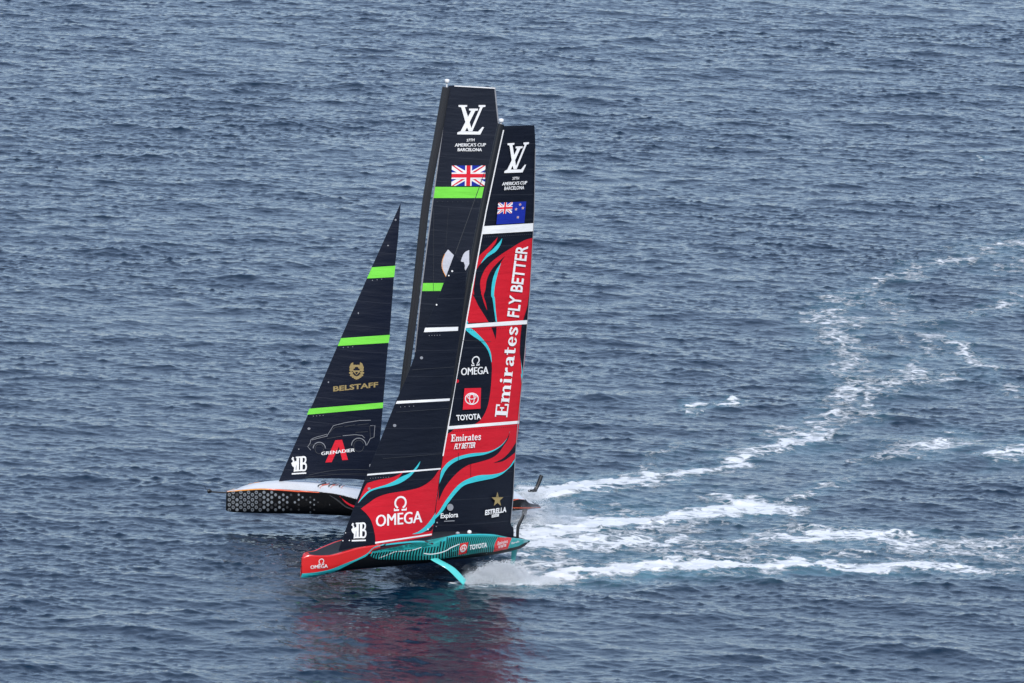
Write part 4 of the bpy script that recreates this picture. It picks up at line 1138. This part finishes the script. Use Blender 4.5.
SPRAY = bpy.data.materials.new('spray_white')
t_, p_ = nodes_of(SPRAY)
p_.inputs['Base Color'].default_value = (0.93, 0.95, 0.97, 1); p_.inputs['Roughness'].default_value = 0.6
tl_ = t_.nodes.new('ShaderNodeBsdfTranslucent'); tl_.inputs['Color'].default_value = (0.95, 0.97, 0.98, 1)
mx_ = t_.nodes.new('ShaderNodeMixShader'); mx_.inputs[0].default_value = 0.5
t_.links.new(p_.outputs[0], mx_.inputs[1]); t_.links.new(tl_.outputs[0], mx_.inputs[2]); t_.links.new(mx_.outputs[0], t_.nodes['Material Output'].inputs['Surface'])
a0 = np.array(on_water(463, 583)); a1 = np.array(on_water(548, 581.5))
dirw = (a1 - a0) / np.linalg.norm(a1 - a0); latw = np.array((-dirw[1], dirw[0], 0))
P, S, T = [], [], []
for k in range(640):                                   # fans of water, each a thrown streak
    s0 = rng.uniform(-.1, 3.0); rngx = rng.uniform(1.0, 2.9) * (1.0 - .08 * s0); hm = rng.uniform(.12, 1.0) ** .9 * np.interp(s0, [0, .4, 1.2, 2.2, 3], [.5, .95, 1.45, 1.5, 1.3])
    lat0 = rng.normal(0, .35); latv = rng.normal(.5, .5)
    n = int(rng.integers(30, 90))
    tau = rng.uniform(0, 1, n) ** 1.1
    z = 4 * hm * tau * (1 - tau) * (1 - .25 * tau)
    s = s0 + rngx * tau
    q_ = a0[None] + s[:, None] * dirw[None] + (lat0 + latv * tau + rng.normal(0, .025, n))[:, None] * latw[None]
    q_[:, 2] = z + np.abs(rng.normal(0, .02, n)) + .03
    tv = np.tile(dirw[None] * rngx + latv * latw[None], (n, 1)); tv[:, 2] = 4 * hm * (1 - 2 * tau)
    tv /= np.linalg.norm(tv, axis=1, keepdims=True)
    P.append(q_); S.append(np.clip(rng.exponential(.004, n) + .005, 0, .02)); T.append(tv)
n = 22000                                               # the boiling foot of the plume
s = rng.uniform(0, 6.2, n); lat = rng.normal(0, .5, n)
q_ = a0[None] + s[:, None] * dirw[None] + lat[:, None] * latw[None]
hh = np.interp(s, [0, .6, 1.4, 2.6, 3.6, 4.6, 6.2], [.12, .5, .8, .8, .55, .25, .12])
q_[:, 2] = np.abs(rng.normal(0, 1, n)) * hh * .5 + .02
P.append(q_); S.append(np.clip(rng.exponential(.004, n) + .006, 0, .02)); T.append(np.tile(dirw[None], (n, 1)))
droplets('foil_spray', 'white fan of spray thrown up behind the turquoise foil arm', np.concatenate(P), np.concatenate(S), SPRAY, np.concatenate(T))

def mist(name, label, c, u, half, dens):
    """a low cloud of fine mist: a lumpy closed dome filled with thin volume"""
    u = Vector(u).normalized(); w = Vector((-u.y, u.x, 0))
    bm = bmesh.new(); bmesh.ops.create_icosphere(bm, subdivisions=4, radius=1)
    for v in bm.verts:
        k = 1 + .12 * math.sin(5 * v.co.x + 2) * math.sin(4 * v.co.y + 7 * v.co.z)
        p = Vector(c) + u * v.co.x * half[0] * k + w * v.co.y * half[1] * k + Vector((0, 0, max(v.co.z, -.3) * half[2] * k))
        v.co = p
    me = bpy.data.meshes.new(name); bm.to_mesh(me); bm.free()
    m = bpy.data.materials.new(name); m.use_nodes = True
    t = m.node_tree; t.nodes.remove(t.nodes['Principled BSDF'])
    vp = t.nodes.new('ShaderNodeVolumePrincipled'); vp.inputs['Color'].default_value = (.93, .95, .97, 1); vp.inputs['Anisotropy'].default_value = .3
    nz = t.nodes.new('ShaderNodeTexNoise'); nz.inputs['Scale'].default_value = 1.6; nz.inputs['Detail'].default_value = 5
    g = t.nodes.new('ShaderNodeNewGeometry'); t.links.new(g.outputs['Position'], nz.inputs['Vector'])
    sp = t.nodes.new('ShaderNodeSeparateXYZ'); t.links.new(g.outputs['Position'], sp.inputs[0])
    r = t.nodes.new('ShaderNodeMapRange'); r.inputs[1].default_value = c[2] - .1 * half[2]; r.inputs[2].default_value = c[2] + half[2]; r.inputs[3].default_value = 1; r.inputs[4].default_value = 0.05
    t.links.new(sp.outputs['Z'], r.inputs[0])
    a = t.nodes.new('ShaderNodeMapRange'); a.inputs[1].default_value = .38; a.inputs[2].default_value = .75; a.inputs[3].default_value = 0; a.inputs[4].default_value = dens
    t.links.new(nz.outputs[0], a.inputs[0])
    q = t.nodes.new('ShaderNodeMath'); q.operation = 'MULTIPLY'; t.links.new(a.outputs[0], q.inputs[0]); t.links.new(r.outputs[0], q.inputs[1])
    t.links.new(q.outputs[0], vp.inputs['Density'])
    t.links.new(vp.outputs[0], t.nodes['Material Output'].inputs['Volume'])
    me.materials.append(m)
    o = link(name, me); o['kind'] = 'stuff'; o['label'] = label; o['category'] = 'mist'
    return o
mist('foil_mist', 'thin white mist hanging in the spray behind the turquoise foil arm', tuple(a0 + dirw * 2.6 + np.array((0, 0, .25))), tuple(dirw), (2.9, .8, 1.3), 1.5)
P, S = [], []
n = 5200
b0 = np.array(far.M @ far.at_y(516, 498, -1.2)); b1 = np.array(far.M @ far.at_y(546, 497, -2.2))
u = rng.uniform(0, 1, n) ** 1.2
q_ = b0[None] * (1 - u[:, None]) + b1[None] * u[:, None]
q_[:, 2] += rng.normal(0.05, .34, n) * (1 - .2 * u)
q_[:, :2] += rng.normal(0, .35, (n, 2))
P.append(q_); S.append(np.clip(rng.exponential(.007, n) + .008, 0, .035))
n = 2600
b0 = np.array(on_water(522, 530)); b1 = np.array(on_water(560, 522))
u = rng.uniform(0, 1, n)
q_ = b0[None] * (1 - u[:, None]) + b1[None] * u[:, None]
q_[:, 2] = np.abs(rng.normal(0, .5, n)) * (1 - .6 * u) + .05
q_[:, :2] += rng.normal(0, .5, (n, 2))
P.append(q_); S.append(np.clip(rng.exponential(.006, n) + .007, 0, .03))
droplets('stern_spray', 'white spray blowing off the stern of the white decked yacht', np.concatenate(P), np.concatenate(S), SPRAY)
mist('stern_mist', 'thin white mist drifting low off the stern of the white decked yacht', tuple(np.array(on_water(545, 524)) + np.array((0, 0, .3))), (1, .15, 0), (2.8, 1.2, 1.4), 1.6)
